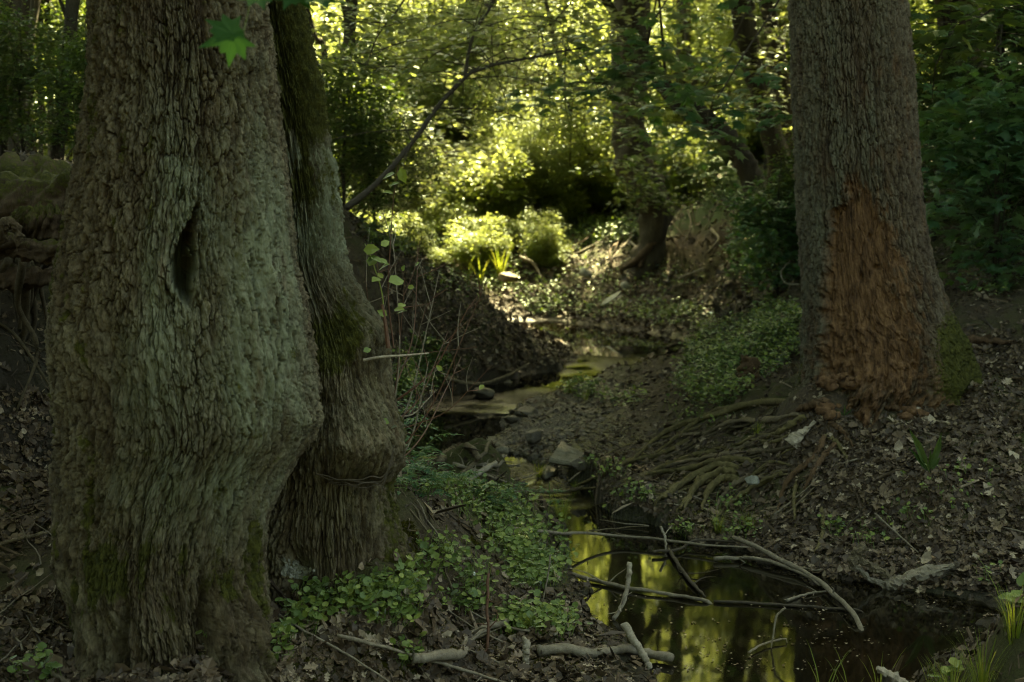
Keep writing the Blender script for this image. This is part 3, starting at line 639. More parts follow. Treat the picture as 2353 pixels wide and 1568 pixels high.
# ================================================================== the brown tree with the torn bark
def right_tree():
    Y0 = 9.35
    rows = [(-900, 1835, 2050), (-400, 1828, 2065), (0, 1820, 2080), (200, 1828, 2096), (400, 1835, 2106), (500, 1838, 2118), (600, 1843, 2142), (680, 1846, 2170), (740, 1848, 2196), (790, 1847, 2220), (840, 1843, 2235), (880, 1838, 2228), (930, 1828, 2190), (980, 1815, 2190), (1040, 1800, 2190)]
    zs = np.concatenate([np.linspace(.35, 3.6, 760), np.linspace(3.6, 11, 80)[1:]]); nth = 520
    cx, rx, th = trunk_surface(rows, Y0, nth, np.minimum(zs, 4.4), front=.5)
    up = np.clip((zs-3.6)/7.4, 0, 1); rx = rx*(1-.5*up)
    TH, Z = np.meshgrid(th, zs); C, S = np.cos(TH), np.sin(TH); RX = rx[:, None]; CX = cx[:, None]; Rm = RX*np.ones_like(TH)
    lowf = fbm(C*1.5+5, S*1.5, Z*.8, 3, 241)
    px, pyv = proj(CX+Rm*C, Y0+Rm*S*.8, Z); frontm = sstep(.3, -.2, S)
    R = Rm*(1+.04*lowf)
    low = sstep(1.1, .6, Z)
    R = R+low*.07*np.cos(TH*7+.6)*(.5+.5*frontm)
    # wound: bark gone, pale red wood inside
    rough = fbm(C*12, S*12, Z*8, 4, 247)
    edgn = vnoise(C*0+Z*9, Z*0, TH*2, 5)+.6*vnoise(Z*25, Z*0, TH*5, 6)
    xl = np.interp(pyv, [380, 400, 470, 485, 560, 700, 830, 960], [1962, 1952, 1945, 1908, 1902, 1896, 1885, 1880])+14*rough+14*edgn
    xr = np.interp(pyv, [380, 400, 480, 560, 700, 830, 960], [1966, 1975, 2008, 2040, 2075, 2100, 2120])+22*rough+24*vnoise(Z*7, Z*0+5, TH*2, 8)
    bare = sstep(-10, 12, px-xl)*sstep(-22, 20, xr-px+16*rough)*sstep(385, 412, pyv)*frontm*sstep(925, 850, pyv+30*rough)
    H = bark_height(TH*.40, Z, .03, .10, 81, .7); Hb = bark_height(TH*.4, Z, .012, .20, 83, .5)
    edge = np.exp(-((px-xr)/22)**2)*sstep(420, 520, pyv)*frontm*sstep(880, 760, pyv)
    crumb = sstep(0, .5, fbm(C*9, S*9, Z*14, 3, 251))*(sstep(600, 850, pyv)*frontm)
    bottom = sstep(840, 900, pyv)*frontm*sstep(1870, 1910, px)
    disp = (1-bare)*(.030*(H-.35)+.012*rough+.008*fbm(C*30, S*30, Z*18, 3, 258))+bare*(-.04+.010*(Hb-.5)+.010*rough+.006*fbm(C*16, S*16, Z*3.5, 4, 259)-.014*sstep(.09, 0, np.abs(fbm(C*5, S*5, Z*3, 3, 260))))+.035*edge*(.6+.6*rough)+.022*np.exp(-((px-xl+5)/9)**2)*frontm*sstep(385, 420, pyv)*sstep(900, 800, pyv)*(.7+rough)+.025*crumb*(.3+.7*bare+.5*edge)
    hole = np.exp(-((px-2000)/7)**2-((pyv-545)/9)**2)+np.exp(-((px-2018)/9)**2-((pyv-615)/6)**2)+np.exp(-((px-1975)/5)**2-((pyv-640)/10)**2)
    R = R+disp-.05*hole*frontm+.05*bottom*rough+.03*bottom
    X = CX+R*C; Yy = Y0+R*S*np.where(S < 0, .8, 1)
    V = np.stack([X, Yy, Z], -1).reshape(-1, 3)
    moss = np.clip(.75*sstep(2110, 2190, px)*sstep(640, 800, pyv)*frontm+.2*fbm(C*3, S*3, Z*3, 3, 19)+.12+.45*sstep(1862, 1835, px)*sstep(600, 850, pyv), 0, .85)*(1-bare)
    bfull = np.clip(bare+.75*bottom*sstep(-.2, .3, rough)+.5*crumb+.55*edge+.35*sstep(.15, .6, fbm(C*6, S*6, Z*5, 3, 29))*frontm*sstep(1900, 2000, px), 0, 1)
    lich = np.clip(.5+.5*fbm(C*4, S*4, Z*1.5, 3, 33), 0, 1)*(1-bfull)*sstep(2060, 1950, px+.1*(pyv-500))*.5
    root = empty('torn_bark_tree', (2.35, 9.3, .7), 'brown trunk with a tall strip of bare reddish wood on the root covered bank', 'tree')
    mo('trunk', V, [grid_faces(len(zs), len(th))], M_BARKR, root, {'h': np.clip(H, 0, 1).ravel(), 'moss': moss.ravel(), 'bare': bfull.ravel(), 'lich': lich.ravel()}, True)
    r = np.random.default_rng(103)
    parts, ends = limbs_and_sprays(r, (2.5, Y0, 7.5), (2.6, Y0, 10.9), (3.0, 10.5, 11.5), (4.6, 4.6, 3.0), 16, 9, .16)
    V, F = merge(parts); mo('limb', V, F, M_FARBARK, root, smooth=True)
    add_crown(root, 'crown', r, ends, 36, .58, .13, LEAF4, M_DARKLEAF)
    return root
rt = right_tree()

def ground_path(ctrl, n, lift, y0=3.2, y1=32.0):
    c = spline(np.array(ctrl, float), n); g = G(c[:, 0], c[:, 1], y0, y1)
    g[:, 2] = GH(g[:, 0], g[:, 1])+lift; return g
def smooth_path(p, k=2):
    for _ in range(k):
        q = p.copy(); q[1:-1] = (p[:-2]+2*p[1:-1]+p[2:])/4; p = q
    return p
# roots over the bank: each its own part of the torn-bark tree
def roots():
    r = np.random.default_rng(55)
    specs = []
    named = [
        ([(1838, 930), (1740, 930), (1640, 965), (1560, 985), (1500, 1020), (1440, 1075)], 10, 3),
        ([(1845, 955), (1760, 975), (1690, 975), (1620, 1000), (1540, 1010)], 9, 3),
        ([(1700, 940), (1640, 950), (1590, 985), (1530, 1030), (1480, 1060)], 8, 3),
        ([(1760, 1040), (1680, 1050), (1600, 1065), (1520, 1080), (1400, 1128)], 9, 3),
        ([(1740, 1065), (1660, 1062), (1590, 1085), (1500, 1095), (1410, 1120), (1300, 1130)], 10, 3),
        ([(1700, 1080), (1640, 1082), (1575, 1120), (1530, 1150), (1500, 1165)], 13, 7),
        ([(1690, 1092), (1650, 1098), (1600, 1130), (1570, 1180)], 14, 8),
        ([(1700, 1110), (1665, 1112), (1630, 1140), (1610, 1182)], 13, 9),
        ([(1650, 1100), (1610, 1105), (1590, 1140), (1555, 1182)], 11, 6),
        ([(1760, 1100), (1700, 1115), (1660, 1145), (1645, 1175)], 9, 4),
        ([(1800, 1090), (1740, 1120), (1680, 1160), (1640, 1200)], 8, 3),
        ([(1900, 1000), (1870, 1060), (1830, 1090), (1800, 1130), (1790, 1180)], 11, 4),
        ([(1925, 1015), (1890, 1060), (1860, 1110), (1845, 1135)], 9, 4),
        ([(1890, 1005), (1920, 1020), (1940, 1050), (1950, 1070)], 8, 3),
        ([(1905, 975), (1935, 1000), (1960, 1030)], 9, 4),
        ([(1830, 1110), (1825, 1160), (1826, 1215)], 8, 6),
        ([(1885, 1170), (1892, 1215), (1885, 1255), (1860, 1290)], 8, 6),
        ([(1590, 1010), (1520, 1050), (1450, 1065), (1380, 1100), (1300, 1125)], 8, 3),
        ([(1650, 1040), (1570, 1060), (1480, 1100), (1380, 1140)], 8, 3),
        ([(1990, 900), (2010, 870), (2035, 855)], 14, 8), ([(2030, 850), (2060, 880), (2100, 900), (2120, 925)], 13, 6), ([(2030, 870), (2000, 900), (1960, 925), (1950, 950)], 12, 6),
        ([(2120, 840), (2200, 800), (2260, 790), (2330, 800)], 16, 3), ([(1900, 925), (1870, 945), (1825, 955)], 16, 6), ([(1850, 960), (1800, 1000), (1765, 1010)], 11, 5), ([(2080, 930), (2050, 950), (2010, 940)], 12, 6)]
    for c, wd, up in named: specs.append((c, wd, up, 1))
    for i in range(34):
        a = r.uniform(0, 1); sx, sy = 1850-230*a+r.normal()*18, 950+125*a*0+r.uniform(0, 150)
        L = r.uniform(110, 330); slope = r.uniform(.22, .55)
        c = [(sx-L*f+r.normal()*6, sy+L*f*slope+r.normal()*9) for f in np.linspace(0, 1, 5)]
        if c[-1][1] > 1190 or c[-1][0] < 1290: continue
        specs.append((c, r.uniform(2.2, 5.5)*(1.9 if r.uniform() < .12 else 1), r.uniform(-1, 3), 1))
    for c, wd, up, m in specs:
        p = ground_path(c, 26, 0); Y = p[:, 1].mean(); rad = wd*.62/FP*Y
        p[:, 2] += 1.3*up/FP*Y*np.sin(np.linspace(0, np.pi, 26))+rad*.75
        p = smooth_path(p, 3); p += .5*rad*np.stack([1.6*fbm(np.arange(26)*.35+wd, np.zeros(26)+k, np.zeros(26), 2, k) for k in range(3)], -1)
        p[0, 2] -= rad*1.5; p[-1, 2] -= rad*2
        rr = rad*np.interp(np.linspace(0, 1, 26), [0, .12, .7, 1], [.8, 1.15, .85, .25])*(1+.22*vnoise(np.arange(26)*.6, np.zeros(26)+wd*7, np.zeros(26), 4))
        V, F = tube(p, rr, 10, .45, wd*3); V = V+.35*rad*fbm(V[:, 0]*25, V[:, 1]*25, V[:, 2]*25, 3, 3)[:, None]*np.array([0, 0, 1.0])
        mo('root', V, F, M_ROT if c[0][0] > 1890 else (M_ROOT, M_ROOTD, M_ROOTM)[int(wd*10) % 3] if wd < 10 else M_ROOTM, rt, smooth=True)
roots()
# ================================================================== woodland behind
def proto_tree(name, r, hgt, r0, crown_c, crown_r, n_limb, n_sub, per, rad, size, mat, tmpl=LEAF4, barkm=None, lean=0.0, flare=1.5, zlow=.55):
    """one tree at the origin: root empty > trunk, crown"""
    root = empty(name, (0, 0, 0))
    z = np.linspace(-.3, hgt, 26); f = z/hgt
    path = np.stack([lean*f*f*hgt+.04*hgt*fbm(f*2.2, f*0+r.uniform(0, 9), f*0, 2, 1)*f, .03*hgt*fbm(f*2, f*0+r.uniform(0, 9), f*0+5, 2, 2)*f, z], -1)
    rr = r0*(1-.75*np.clip(f, 0, 1))*(1+(flare-1)*np.exp(-np.clip(z, 0, 9)/(r0*2.2)))
    parts = [tube(path, rr, 14, .25, r.uniform(0, 50))]
    top = path[-1]; b = path[int(26*zlow)]
    lp, ends = limbs_and_sprays(r, b, top, np.array(crown_c)+[top[0]*.7, 0, 0], crown_r, n_limb, n_sub, r0*.4)
    V, F = merge(parts+lp); mo('trunk', V, F, barkm or M_FARBARK, root, smooth=True)
    add_crown(root, 'crown', r, ends, per, rad, size, tmpl, mat)
    return root
def copy_thing(o, loc, rz=0, s=1.0, label=None, group=None, name=None, cat=None):
    c = o.copy(); COL.objects.link(c); c.location = tuple(float(v) for v in loc); c.rotation_euler = (0, 0, rz); c.scale = (s, s, s)
    for ch in o.children:
        d = ch.copy(); COL.objects.link(d); d.parent = c
    if name: c.name = name
    tag(c, label, cat, group); return c
R0 = np.random.default_rng(11)
# prototypes -------------------------------------------------------
PT = {}
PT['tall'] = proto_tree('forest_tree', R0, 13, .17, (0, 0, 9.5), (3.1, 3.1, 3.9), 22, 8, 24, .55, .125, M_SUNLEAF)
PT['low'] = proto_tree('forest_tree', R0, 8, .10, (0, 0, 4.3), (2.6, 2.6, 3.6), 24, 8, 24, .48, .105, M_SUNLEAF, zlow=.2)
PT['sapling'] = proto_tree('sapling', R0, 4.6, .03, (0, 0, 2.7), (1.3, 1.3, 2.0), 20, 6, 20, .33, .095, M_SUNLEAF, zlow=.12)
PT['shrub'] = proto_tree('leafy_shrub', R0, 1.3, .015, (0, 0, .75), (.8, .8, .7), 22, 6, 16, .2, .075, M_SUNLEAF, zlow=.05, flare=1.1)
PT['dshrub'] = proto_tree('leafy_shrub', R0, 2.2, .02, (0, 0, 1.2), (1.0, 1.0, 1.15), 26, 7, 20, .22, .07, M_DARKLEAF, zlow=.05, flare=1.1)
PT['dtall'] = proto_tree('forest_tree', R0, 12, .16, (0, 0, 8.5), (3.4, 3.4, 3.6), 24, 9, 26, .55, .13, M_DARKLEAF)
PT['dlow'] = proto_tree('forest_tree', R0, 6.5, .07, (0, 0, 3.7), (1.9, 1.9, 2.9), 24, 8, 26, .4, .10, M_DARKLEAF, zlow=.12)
PT['dlean'] = proto_tree('forest_tree', R0, 12.5, .17, (0, 0, 9.5), (3.4, 3.4, 3.0), 24, 10, 30, .55, .13, M_DARKLEAF, lean=.42)  # lean shaped so the unseen crown blocks the sun
_used = set()
def put(kind, x, y, s=1.0, label=None, group=None, cat='tree', dz=0.0, rz=None, name=None):
    o = PT[kind]; z = float(GH(x, y))+dz; rz = R0.uniform(0, 6.28) if rz is None else rz
    if kind not in _used:
        _used.add(kind); o.location = (x, y, z); o.rotation_euler = (0, 0, rz); o.scale = (s, s, s)
        if name: o.name = name
        return tag(o, label, cat, group)
    return copy_thing(o, (x, y, z), rz, s, label, group, name, cat)
far_lab = 'slender tree lost among the sunlit yellow green leaves far beyond the stream'
for x, y in [(-16, 34), (-11.5, 37), (-7.5, 33.5), (-4.2, 37), (-.8, 34), (2.6, 37.5), (5.6, 34), (9.2, 37), (12.8, 33.5), (16, 37), (-13, 43), (-5.5, 44), (2, 44), (9, 44), (16, 45), (-20, 42), (22, 41), (-2, 51), (7, 52), (-11, 52), (3.6, 28.6)]:
    put('tall', x+R0.normal()*.6, y+R0.normal()*.8, R0.uniform(.9, 1.2), far_lab, 'far woodland trees')
low_lab = 'low bushy tree filling the lit wood beyond the far bank'
for x, y in [(-14, 29), (-10.2, 31), (-7.4, 29), (-5.2, 32.5), (-1.6, 34.5), (1.2, 36.6), (3.6, 34.6), (6.4, 31), (9.2, 29), (12, 31), (-5.5, 36), (-2.4, 38), (.8, 39.5), (4.4, 38.5), (8, 34), (11.5, 35.5)]:
    put('low', x+R0.normal()*.4, y+R0.normal()*.5, R0.uniform(.85, 1.15), low_lab, 'bushy trees beyond the far bank')
for x, y in [(-7.4, 21), (-9.2, 23), (-5.8, 22.5), (-8, 26), (-10.6, 26.5), (-12.2, 24)]:
    put('low', x, y, R0.uniform(.8, 1.0), 'bushy tree glowing in the dappled wood beyond the fallen log', 'bushy trees beyond the log')
sap_lab = 'thin leafy sapling at the edge of the sunlit clearing'
for x, y in [(-6.2, 25), (-5, 26.5), (-3.8, 28.5), (-2.2, 29.7), (-.9, 30.2), (.2, 31.2), (1.1, 30.0), (2.2, 31.0), (3.2, 28.9), (4.5, 27.8), (5.6, 26.4), (7.2, 27), (8.6, 26), (-7.6, 24), (10.4, 27), (-3.9, 22.3), (-4.8, 23.6), (-3.0, 32.2), (-1.6, 33.9), (-.2, 33.3), (.9, 33.8), (1.8, 32.2), (3.8, 32.4), (-1.2, 35.6), (2.8, 35.2), (1.5, 27.4), (-2.9, 27.0), (4.6, 25.2), (5.4, 26.6), (6.2, 28), (4.0, 29.2), (6.8, 26.2), (5, 25.2), (6.3, 24.6), (2.4, 30), (-.8, 30), (0.4, 32), (3.2, 31.5), (-3.2, 31), (5.2, 29.4), (4.4, 24.6), (7.6, 24.2)]:
    put('sapling', x+R0.normal()*.2, y+R0.normal()*.3, R0.uniform(.75, 1.2), sap_lab, 'saplings round the clearing', 'sapling')
shr_lab = 'knee high leafy shrub glowing in the light on the far bank'
for i in range(74):
    x = R0.uniform(-3.6, 3.6); y = 23.6+R0.uniform(0, 1)**1.2*5.5
    if y < 24.5 and x > 1: continue
    put('shrub', x, y, R0.uniform(.35, 1.25)*(.6 if y < 24.6 else 1), shr_lab, 'shrubs along the far bank', 'shrub', -.1)
for i in range(34):
    x = R0.uniform(-3.0, 1.0); y = R0.uniform(22.4, 24.4); put('shrub', x, y, R0.uniform(.25, .6), shr_lab, 'shrubs along the far bank', 'shrub', -.08)
for i in range(18):
    put('sapling', R0.uniform(-3.4, 3.6), R0.uniform(24.6, 28.4), R0.uniform(.3, .62), 'waist high young tree standing up out of the lit shrubs', 'young trees among the lit shrubs', 'sapling', -.1)
for i in range(26):
    put('shrub', R0.uniform(-9, 10), R0.uniform(31, 41), R0.uniform(1.8, 2.6), 'tall shrub filling the wood behind the saplings', 'tall shrubs behind the saplings', 'shrub', -.2)
for i in range(30):
    put('shrub', R0.uniform(2.0, 7.5), R0.uniform(25.2, 29), R0.uniform(.6, 1.1), shr_lab, 'shrubs along the far bank', 'shrub', -.1)
back_lab = 'far bushy tree closing off the wood behind the lit clearing'
for i in range(26):
    put('low', -26+i*2.1+R0.normal()*.4, 41+3.5*(i % 2)+R0.normal(), R0.uniform(1.2, 1.6), back_lab, 'far backdrop trees', dz=-.6)
# shade trees overhead, their trunks mostly outside the picture
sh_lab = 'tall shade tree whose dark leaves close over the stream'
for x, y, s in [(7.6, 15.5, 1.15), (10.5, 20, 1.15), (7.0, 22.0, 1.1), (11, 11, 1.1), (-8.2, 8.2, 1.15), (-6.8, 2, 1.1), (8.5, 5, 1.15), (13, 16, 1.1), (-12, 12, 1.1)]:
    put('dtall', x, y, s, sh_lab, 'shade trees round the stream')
ln_lab = 'added leaning tree whose unseen crown blocks the sun over the stream'
for x, y, rz, s in [(5.6, 12.6, 3.0, 1.0), (6.4, 15.8, 3.2, 1.05), (-5.6, 11.6, .1, .95), (-5.4, 15.6, -.1, 1.0), (-5.6, 19.0, -.3, .95), (6.9, 18.4, 3.1, 1.0), (-5.4, 18.0, -.1, 1.0), (6.7, 20.8, 3.2, 1.0), (6.9, 22.6, 3.15, 1.0), (5.9, 9.4, 2.8, 1.0), (-5.5, 8.6, .5, 1.0)]:  # added to keep the sun off the stream and near banks
    put('dlean', x, y, s, ln_lab, 'added leaning shade trees', rz=rz)
# ================================================================== the trunks one can tell apart
def traced_tree(name, ctrl, Y, label, width, crown=None, mat=M_FARBARK, cat='tree', leafm=M_SUNLEAF, seed=0, sides=16, ext=5.0, foot=True):
    """ctrl: picture points from the foot up; width: pixels at each point; stands on the ground at distance Y"""
    r = np.random.default_rng(seed+900)
    ctrl = np.array(ctrl, float); p = P(ctrl[:, 0], ctrl[:, 1], Y+0*ctrl[:, 0]); wd = np.array(width, float)/FP*Y/2
    if foot: p = np.vstack([p[0]+[0, 0, -.35], p]); wd = np.append(wd[0]*1.15, wd)
    d = (p[-1]-p[-2]); d /= np.linalg.norm(d); d = d*.6+np.array([0, .15, .5]); top = p[-1]+d/np.linalg.norm(d)*ext
    p = np.vstack([p, top]); wd = np.append(wd, wd[-1]*.5)
    s = spline(np.column_stack([p, wd]), 60); base = p[0].copy(); base[2] = GH(base[0], base[1])
    root = empty(name, base, label, cat)
    V, F = tube(s[:, :3], np.maximum(s[:, 3], .004), sides, .3, seed+3); parts = [(V, F)]
    if crown:
        cc = top+np.array([0, 0, .3]); lp, ends = limbs_and_sprays(r, s[46, :3], top, cc, crown, 12, 7, wd[-1]*.6)
        V2, F2 = merge(parts+lp); mo('trunk', V2, F2, mat, root, smooth=True)
        add_crown(root, 'crown', r, ends, 26, .45, .11, LEAF4, leafm)
    else: mo('trunk', V, F, mat, root, smooth=True)
    return root, s
mid, _ = traced_tree('stream_tree', [(1482, 615), (1498, 560), (1508, 490), (1488, 440), (1460, 390), (1450, 300), (1447, 150), (1447, 0)], 22.0, 'crooked dark tree with a swollen foot on the far bank of the pool', [80, 60, 70, 78, 84, 74, 72, 78], (3.4, 3.2, 2.4), seed=1, ext=4)
rr_ = np.random.default_rng(8)
for c, wd in [([(1505, 555), (1480, 580), (1452, 606), (1425, 622)], 26), ([(1480, 580), (1475, 600), (1470, 615)], 18)]:
    c = np.array(c, float); p = P(c[:, 0], c[:, 1], np.linspace(21.9, 21.7, len(c))); s = spline(p, 16); rad = wd/2/FP*17*np.linspace(1.1, .5, 16)
    V, F = tube(s, rad, 10, .3, wd); mo('root', V, F, M_MIDBARK, mid, smooth=True)
for i in range(26):
    a = rr_.uniform(0, 1); x0 = 1190+a*640; y0 = 560-60*a+rr_.normal()*14 if a < .45 else 520-40*a+rr_.normal()*25
    c = np.array([(x0, y0), (x0-rr_.uniform(-20, 40), y0+rr_.uniform(15, 40)), (x0-rr_.uniform(0, 90), y0+rr_.uniform(40, 110))]); p = G(c[:, 0], c[:, 1], 14, 30); p[:, 2] += .03; p[1, 2] += .08
    V, F = tube(spline(p, 14), np.linspace(.022, .007, 14)*rr_.uniform(.5, 1.3), 6, .3, i); mo('root', V, F, M_MIDBARK if i % 3 else M_DRIFT, mid, smooth=True)
for i in range(22):
    x0, y0 = rr_.uniform(1530, 1830), rr_.uniform(430, 560); c = np.array([(x0, y0), (x0+rr_.normal()*14, y0+rr_.uniform(20, 45)), (x0+rr_.normal()*30-10, y0+rr_.uniform(60, 120))]); p = G(c[:, 0], c[:, 1], 14, 30); p[:, 2] += .03; p[1, 2] += .06
    V, F = tube(spline(p, 14), np.linspace(.016, .005, 14)*rr_.uniform(.5, 1.5), 6, .3, i); mo('root', V, F, M_MIDBARK if i % 3 else M_ROOT, mid, smooth=True)
T = traced_tree
T('leaning_tree', [(1738, 450), (1722, 395), (1700, 355), (1670, 315), (1625, 275), (1575, 235), (1530, 208)], 19.4, 'dark tree leaning low over the ferns', [56, 50, 46, 42, 40, 34, 30], (2.0, 2.0, 1.2), seed=2, ext=2.6)
T('forked_tree', [(1808, 480), (1775, 310), (1745, 210), (1722, 110), (1700, 0)], 20.2, 'dark slanting trunk between the leaning tree and the torn bark trunk', [58, 52, 48, 46, 46], (3, 3, 2.2), seed=3)
T('forest_tree', [(1818, 460), (1805, 240), (1785, 120), (1765, 0)], 21, 'straight dark trunk just beside the torn bark trunk', [46, 42, 38, 38], (3, 3, 2.2), seed=4)
T('forest_tree', [(1790, 330), (1762, 200), (1735, 90), (1728, 40)], 21.6, 'thin dark stem behind the slanting trunk', [22, 20, 18, 16], seed=5)
T('slender_tree', [(1610, 330), (1600, 225), (1588, 140), (1575, 50)], 26, 'thin pole of a tree standing behind the tip of the leaning tree', [18, 16, 14, 12], seed=6)
T('slender_tree', [(760, 470), (768, 350), (785, 230), (798, 120), (806, 0)], 17.5, 'brown slender trunk just behind the mossy trunk', [40, 34, 30, 26, 26], (2.6, 2.6, 2.0), seed=7, leafm=M_DARKLEAF)
T('slender_tree', [(735, 330), (745, 200), (742, 100), (700, 0)], 18.5, 'bent thin stem between the mossy trunk and the brown slender trunk', [18, 16, 14, 12], seed=8)
T('forest_tree', [(120, 440), (135, 330), (150, 200), (163, 90), (170, 0)], 12.5, 'dark straight trunk rising behind the fallen log', [36, 30, 28, 28, 30], (2.6, 2.6, 2.0), seed=9, leafm=M_DARKLEAF)
T('forest_tree', [(8, 440), (8, 300), (9, 150), (10, 0)], 13, 'narrow trunk at the picture edge above the fallen log', [20, 18, 18, 18], (2.2, 2.2, 1.6), seed=10, leafm=M_DARKLEAF)
T('forest_tree', [(2350, 500), (2322, 360), (2292, 260), (2296, 120), (2300, 0)], 13.5, 'thin crooked trunk in the dark wood past the torn bark trunk', [20, 18, 16, 15, 14], (2.2, 2.2, 1.6), seed=11, leafm=M_DARKLEAF)
T('forest_tree', [(1398, 420), (1370, 370), (1335, 310), (1310, 250)], 26, 'short dark leaning stem in the lit leaves near the crooked tree', [20, 18, 14, 12], seed=12)
T('forest_tree', [(1195, 400), (1180, 320), (1155, 240), (1130, 100), (1125, 0)], 31, 'blurred brown trunk in the middle of the lit wood', [46, 40, 34, 30, 30], (2.6, 2.6, 2), seed=13)
T('forest_tree', [(1080, 400), (1090, 240), (1085, 40), (1085, 0)], 33, 'faint trunk crossing behind the arching stem', [30, 30, 28, 28], (2.6, 2.6, 2), seed=14)
for k, (x0, x1, Yb) in enumerate([(60, 75, 15), (95, 90, 17), (200, 210, 15), (35, 20, 18)]):
    T('slender_tree', [(x0, 420), ((x0+x1)/2, 200), (x1, 0)], Yb, ['pale thin stem halfway along the fallen log', 'second thin stem behind the fallen log', 'thin stem close beside the oak bark', 'thin stem near the picture edge'][k], [12, 10, 9], seed=20+k, leafm=M_DARKLEAF)
# arching sapling with its fork
def arch():
    Y = 13.2; c = np.array([(795, 478), (845, 440), (900, 385), (955, 318), (1010, 240), (1070, 178), (1105, 158), (1160, 144), (1230, 132), (1290, 118), (1335, 112)], float)
    p = P(c[:, 0], c[:, 1], Y+np.linspace(0, .8, len(c))); root = empty('arching_sapling', p[0], 'thin dark stem arching out over the stream and forking', 'sapling')
    s = spline(p, 50); V, F = tube(s, np.linspace(7.5, 2.2, 50)/FP*Y, 8, .2, 3); mo('stem', V, F, M_DTWIG, root, smooth=True)
    c2 = np.array([(1070, 178), (1075, 130), (1092, 70), (1125, 20), (1150, -60), (1170, -200)], float); p2 = P(c2[:, 0], c2[:, 1], 13.65+0*c2[:, 0]); V, F = tube(spline(p2, 30), np.linspace(4.5, 2, 30)/FP*Y, 8, .2, 4)
    mo('branch', V, F, M_DTWIG, root, smooth=True)
    r = np.random.default_rng(31); parts = []; ends = []
    for i in range(60):
        q = (s if r.uniform() < .7 else spline(p2, 50))[r.integers(14, 49)]; e = q+np.array([r.normal()*.45, r.normal()*.3, r.normal()*.22-.1]); m_ = (q+e)/2+[0, 0, .08]
        pp = spline([q, m_, e, e+[r.normal()*.1, 0, -.25]], 8); parts.append(tube(pp, np.linspace(.006, .002, 8), 4)); ends += [pp[-1], pp[4]]
    V, F = merge(parts); mo('twig', V, F, M_DTWIG, root); ends = np.array(ends)
    add_crown(root, 'foliage', r, ends, 7, .16, .055, LEAF6, M_SUNLEAF)
arch()
# hanging maple branches with blue-green leaves
def maple_branch(label, ctrl, Y, n, spread, per, size, seed, mat=None, rad=.25):
    r = np.random.default_rng(seed); c = np.array(ctrl, float); p = P(c[:, 0], c[:, 1], Y+0*c[:, 0]); s = spline(p, 24)
    root = empty('maple_branch', p[0], label, 'branch')
    parts = [tube(s, np.linspace(.014, .004, 24), 6)]; ends = []
    for i in range(n):
        q = s[r.integers(4, 24)]; e = q+r.normal(size=3)*np.array([spread, spread, spread*.28])+[0, 0, -.05]
        pp = spline([q, (q+e)/2+[0, 0, .05], e], 6); parts.append(tube(pp, np.linspace(.005, .0015, 6), 4)); ends += [e, pp[3]]
    V, F = merge(parts); mo('stem', V, F, M_DTWIG, root)
    V, F, rn = spray_leaves(r, np.array(ends), per, rad, size, MAPLE, flat=.12, tilt=.32); mo('foliage', V, F, mat or M_TEAL, root, {'rnd': rn})
maple_branch('maple branch of blue green leaves hanging before the crooked tree', [(1900, -520), (1650, -200), (1520, 20), (1430, 150), (1390, 230)], 14, 34, .55, 7, .13, 41)
maple_branch('maple branch with layered leaves beside the torn bark trunk', [(1980, -480), (1820, -60), (1700, 140), (1640, 240), (1600, 300)], 13, 18, .55, 7, .12, 42)
maple_branch('maple branch spreading flat above the arching stem', [(1700, -520), (1420, -140), (1300, 20), (1240, 70), (1130, 110)], 15, 40, .6, 9, .085, 43, M_SUNLEAF)
maple_branch('dim maple branch in the top corner past the torn bark trunk', [(2500, -300), (2300, 0), (2200, 60), (2150, 150)], 9.6, 22, .4, 6, .10, 44, M_DARKLEAF)
maple_branch('maple branch drooping over the ferns', [(1850, -300), (1700, 60), (1600, 230), (1540, 330)], 17, 14, .6, 6, .13, 45)
maple_branch('yellow green maple branch above the slender brown trunk', [(1100, -400), (950, -40), (870, 80), (840, 160)], 13, 34, .5, 9, .07, 46, M_SUNLEAF)
# bushes near the middle distance
for px, py, Y, s, lab in [(790, 470, 15.2, .85, 'dark dense bush crowding the mossy trunk'), (860, 510, 15.6, .62, 'dark bush on the crest of the spur above the arching stem foot'), (950, 560, 16.6, .32, 'small dark bush low on the spur crest'), (790, 470, 17, 1.1, 'taller dim bush behind the crest bushes')]:
    x = float(P(px, py, Y)[0]); put('dshrub', x, Y, s, lab, None, 'bush')
for px, Y, s, lab in [(1830, 15.5, .55, 'blue green bush reaching out behind the torn bark trunk'), (1790, 16.8, .5, 'bush on the steep bank beside the torn bark trunk'), (1900, 16, .8, 'bush half hidden by the torn bark trunk')]:
    x = float(P(px, 500, Y)[0]); o = put('dshrub', x, Y, s, lab, None, 'bush')
PT['mshrub'] = proto_tree('maple_shrub', R0, 2.0, .018, (0, 0, 1.1), (.85, .85, 1.0), 22, 5, 8, .22, .085, M_TEAL, tmpl=MAPLE, zlow=.05, flare=1.1)
for px, Y, s, lab in [(1790, 15.0, .75, 'young maple bush with blue green leaves touching the torn bark trunk'), (1745, 17.5, .6, 'young maple bush at the top of the eroded bank'), (2290, 11.5, 1.1, 'young maple bush in the gloom of the dark wood')]:
    x = float(P(px, 500, Y)[0]); put('mshrub', x, Y, s, lab, None, 'bush')
dl_lab = 'dark leafy tree packed into the gloomy wood past the torn bark trunk'
for x, y, s in [(4.6, 13.5, .8), (5.6, 14.5, .95), (6.6, 13.2, 1.0), (5.2, 17, 1.0), (7.0, 17, 1.1), (8.2, 14.5, 1.1), (6.2, 11.3, .8), (9.5, 18, 1.1), (7.6, 10.4, .9)]:
    put('dlow', x, y, s, dl_lab, 'dark wood on the slope')
ds_lab = 'low dark bush on the dim slope past the torn bark trunk'
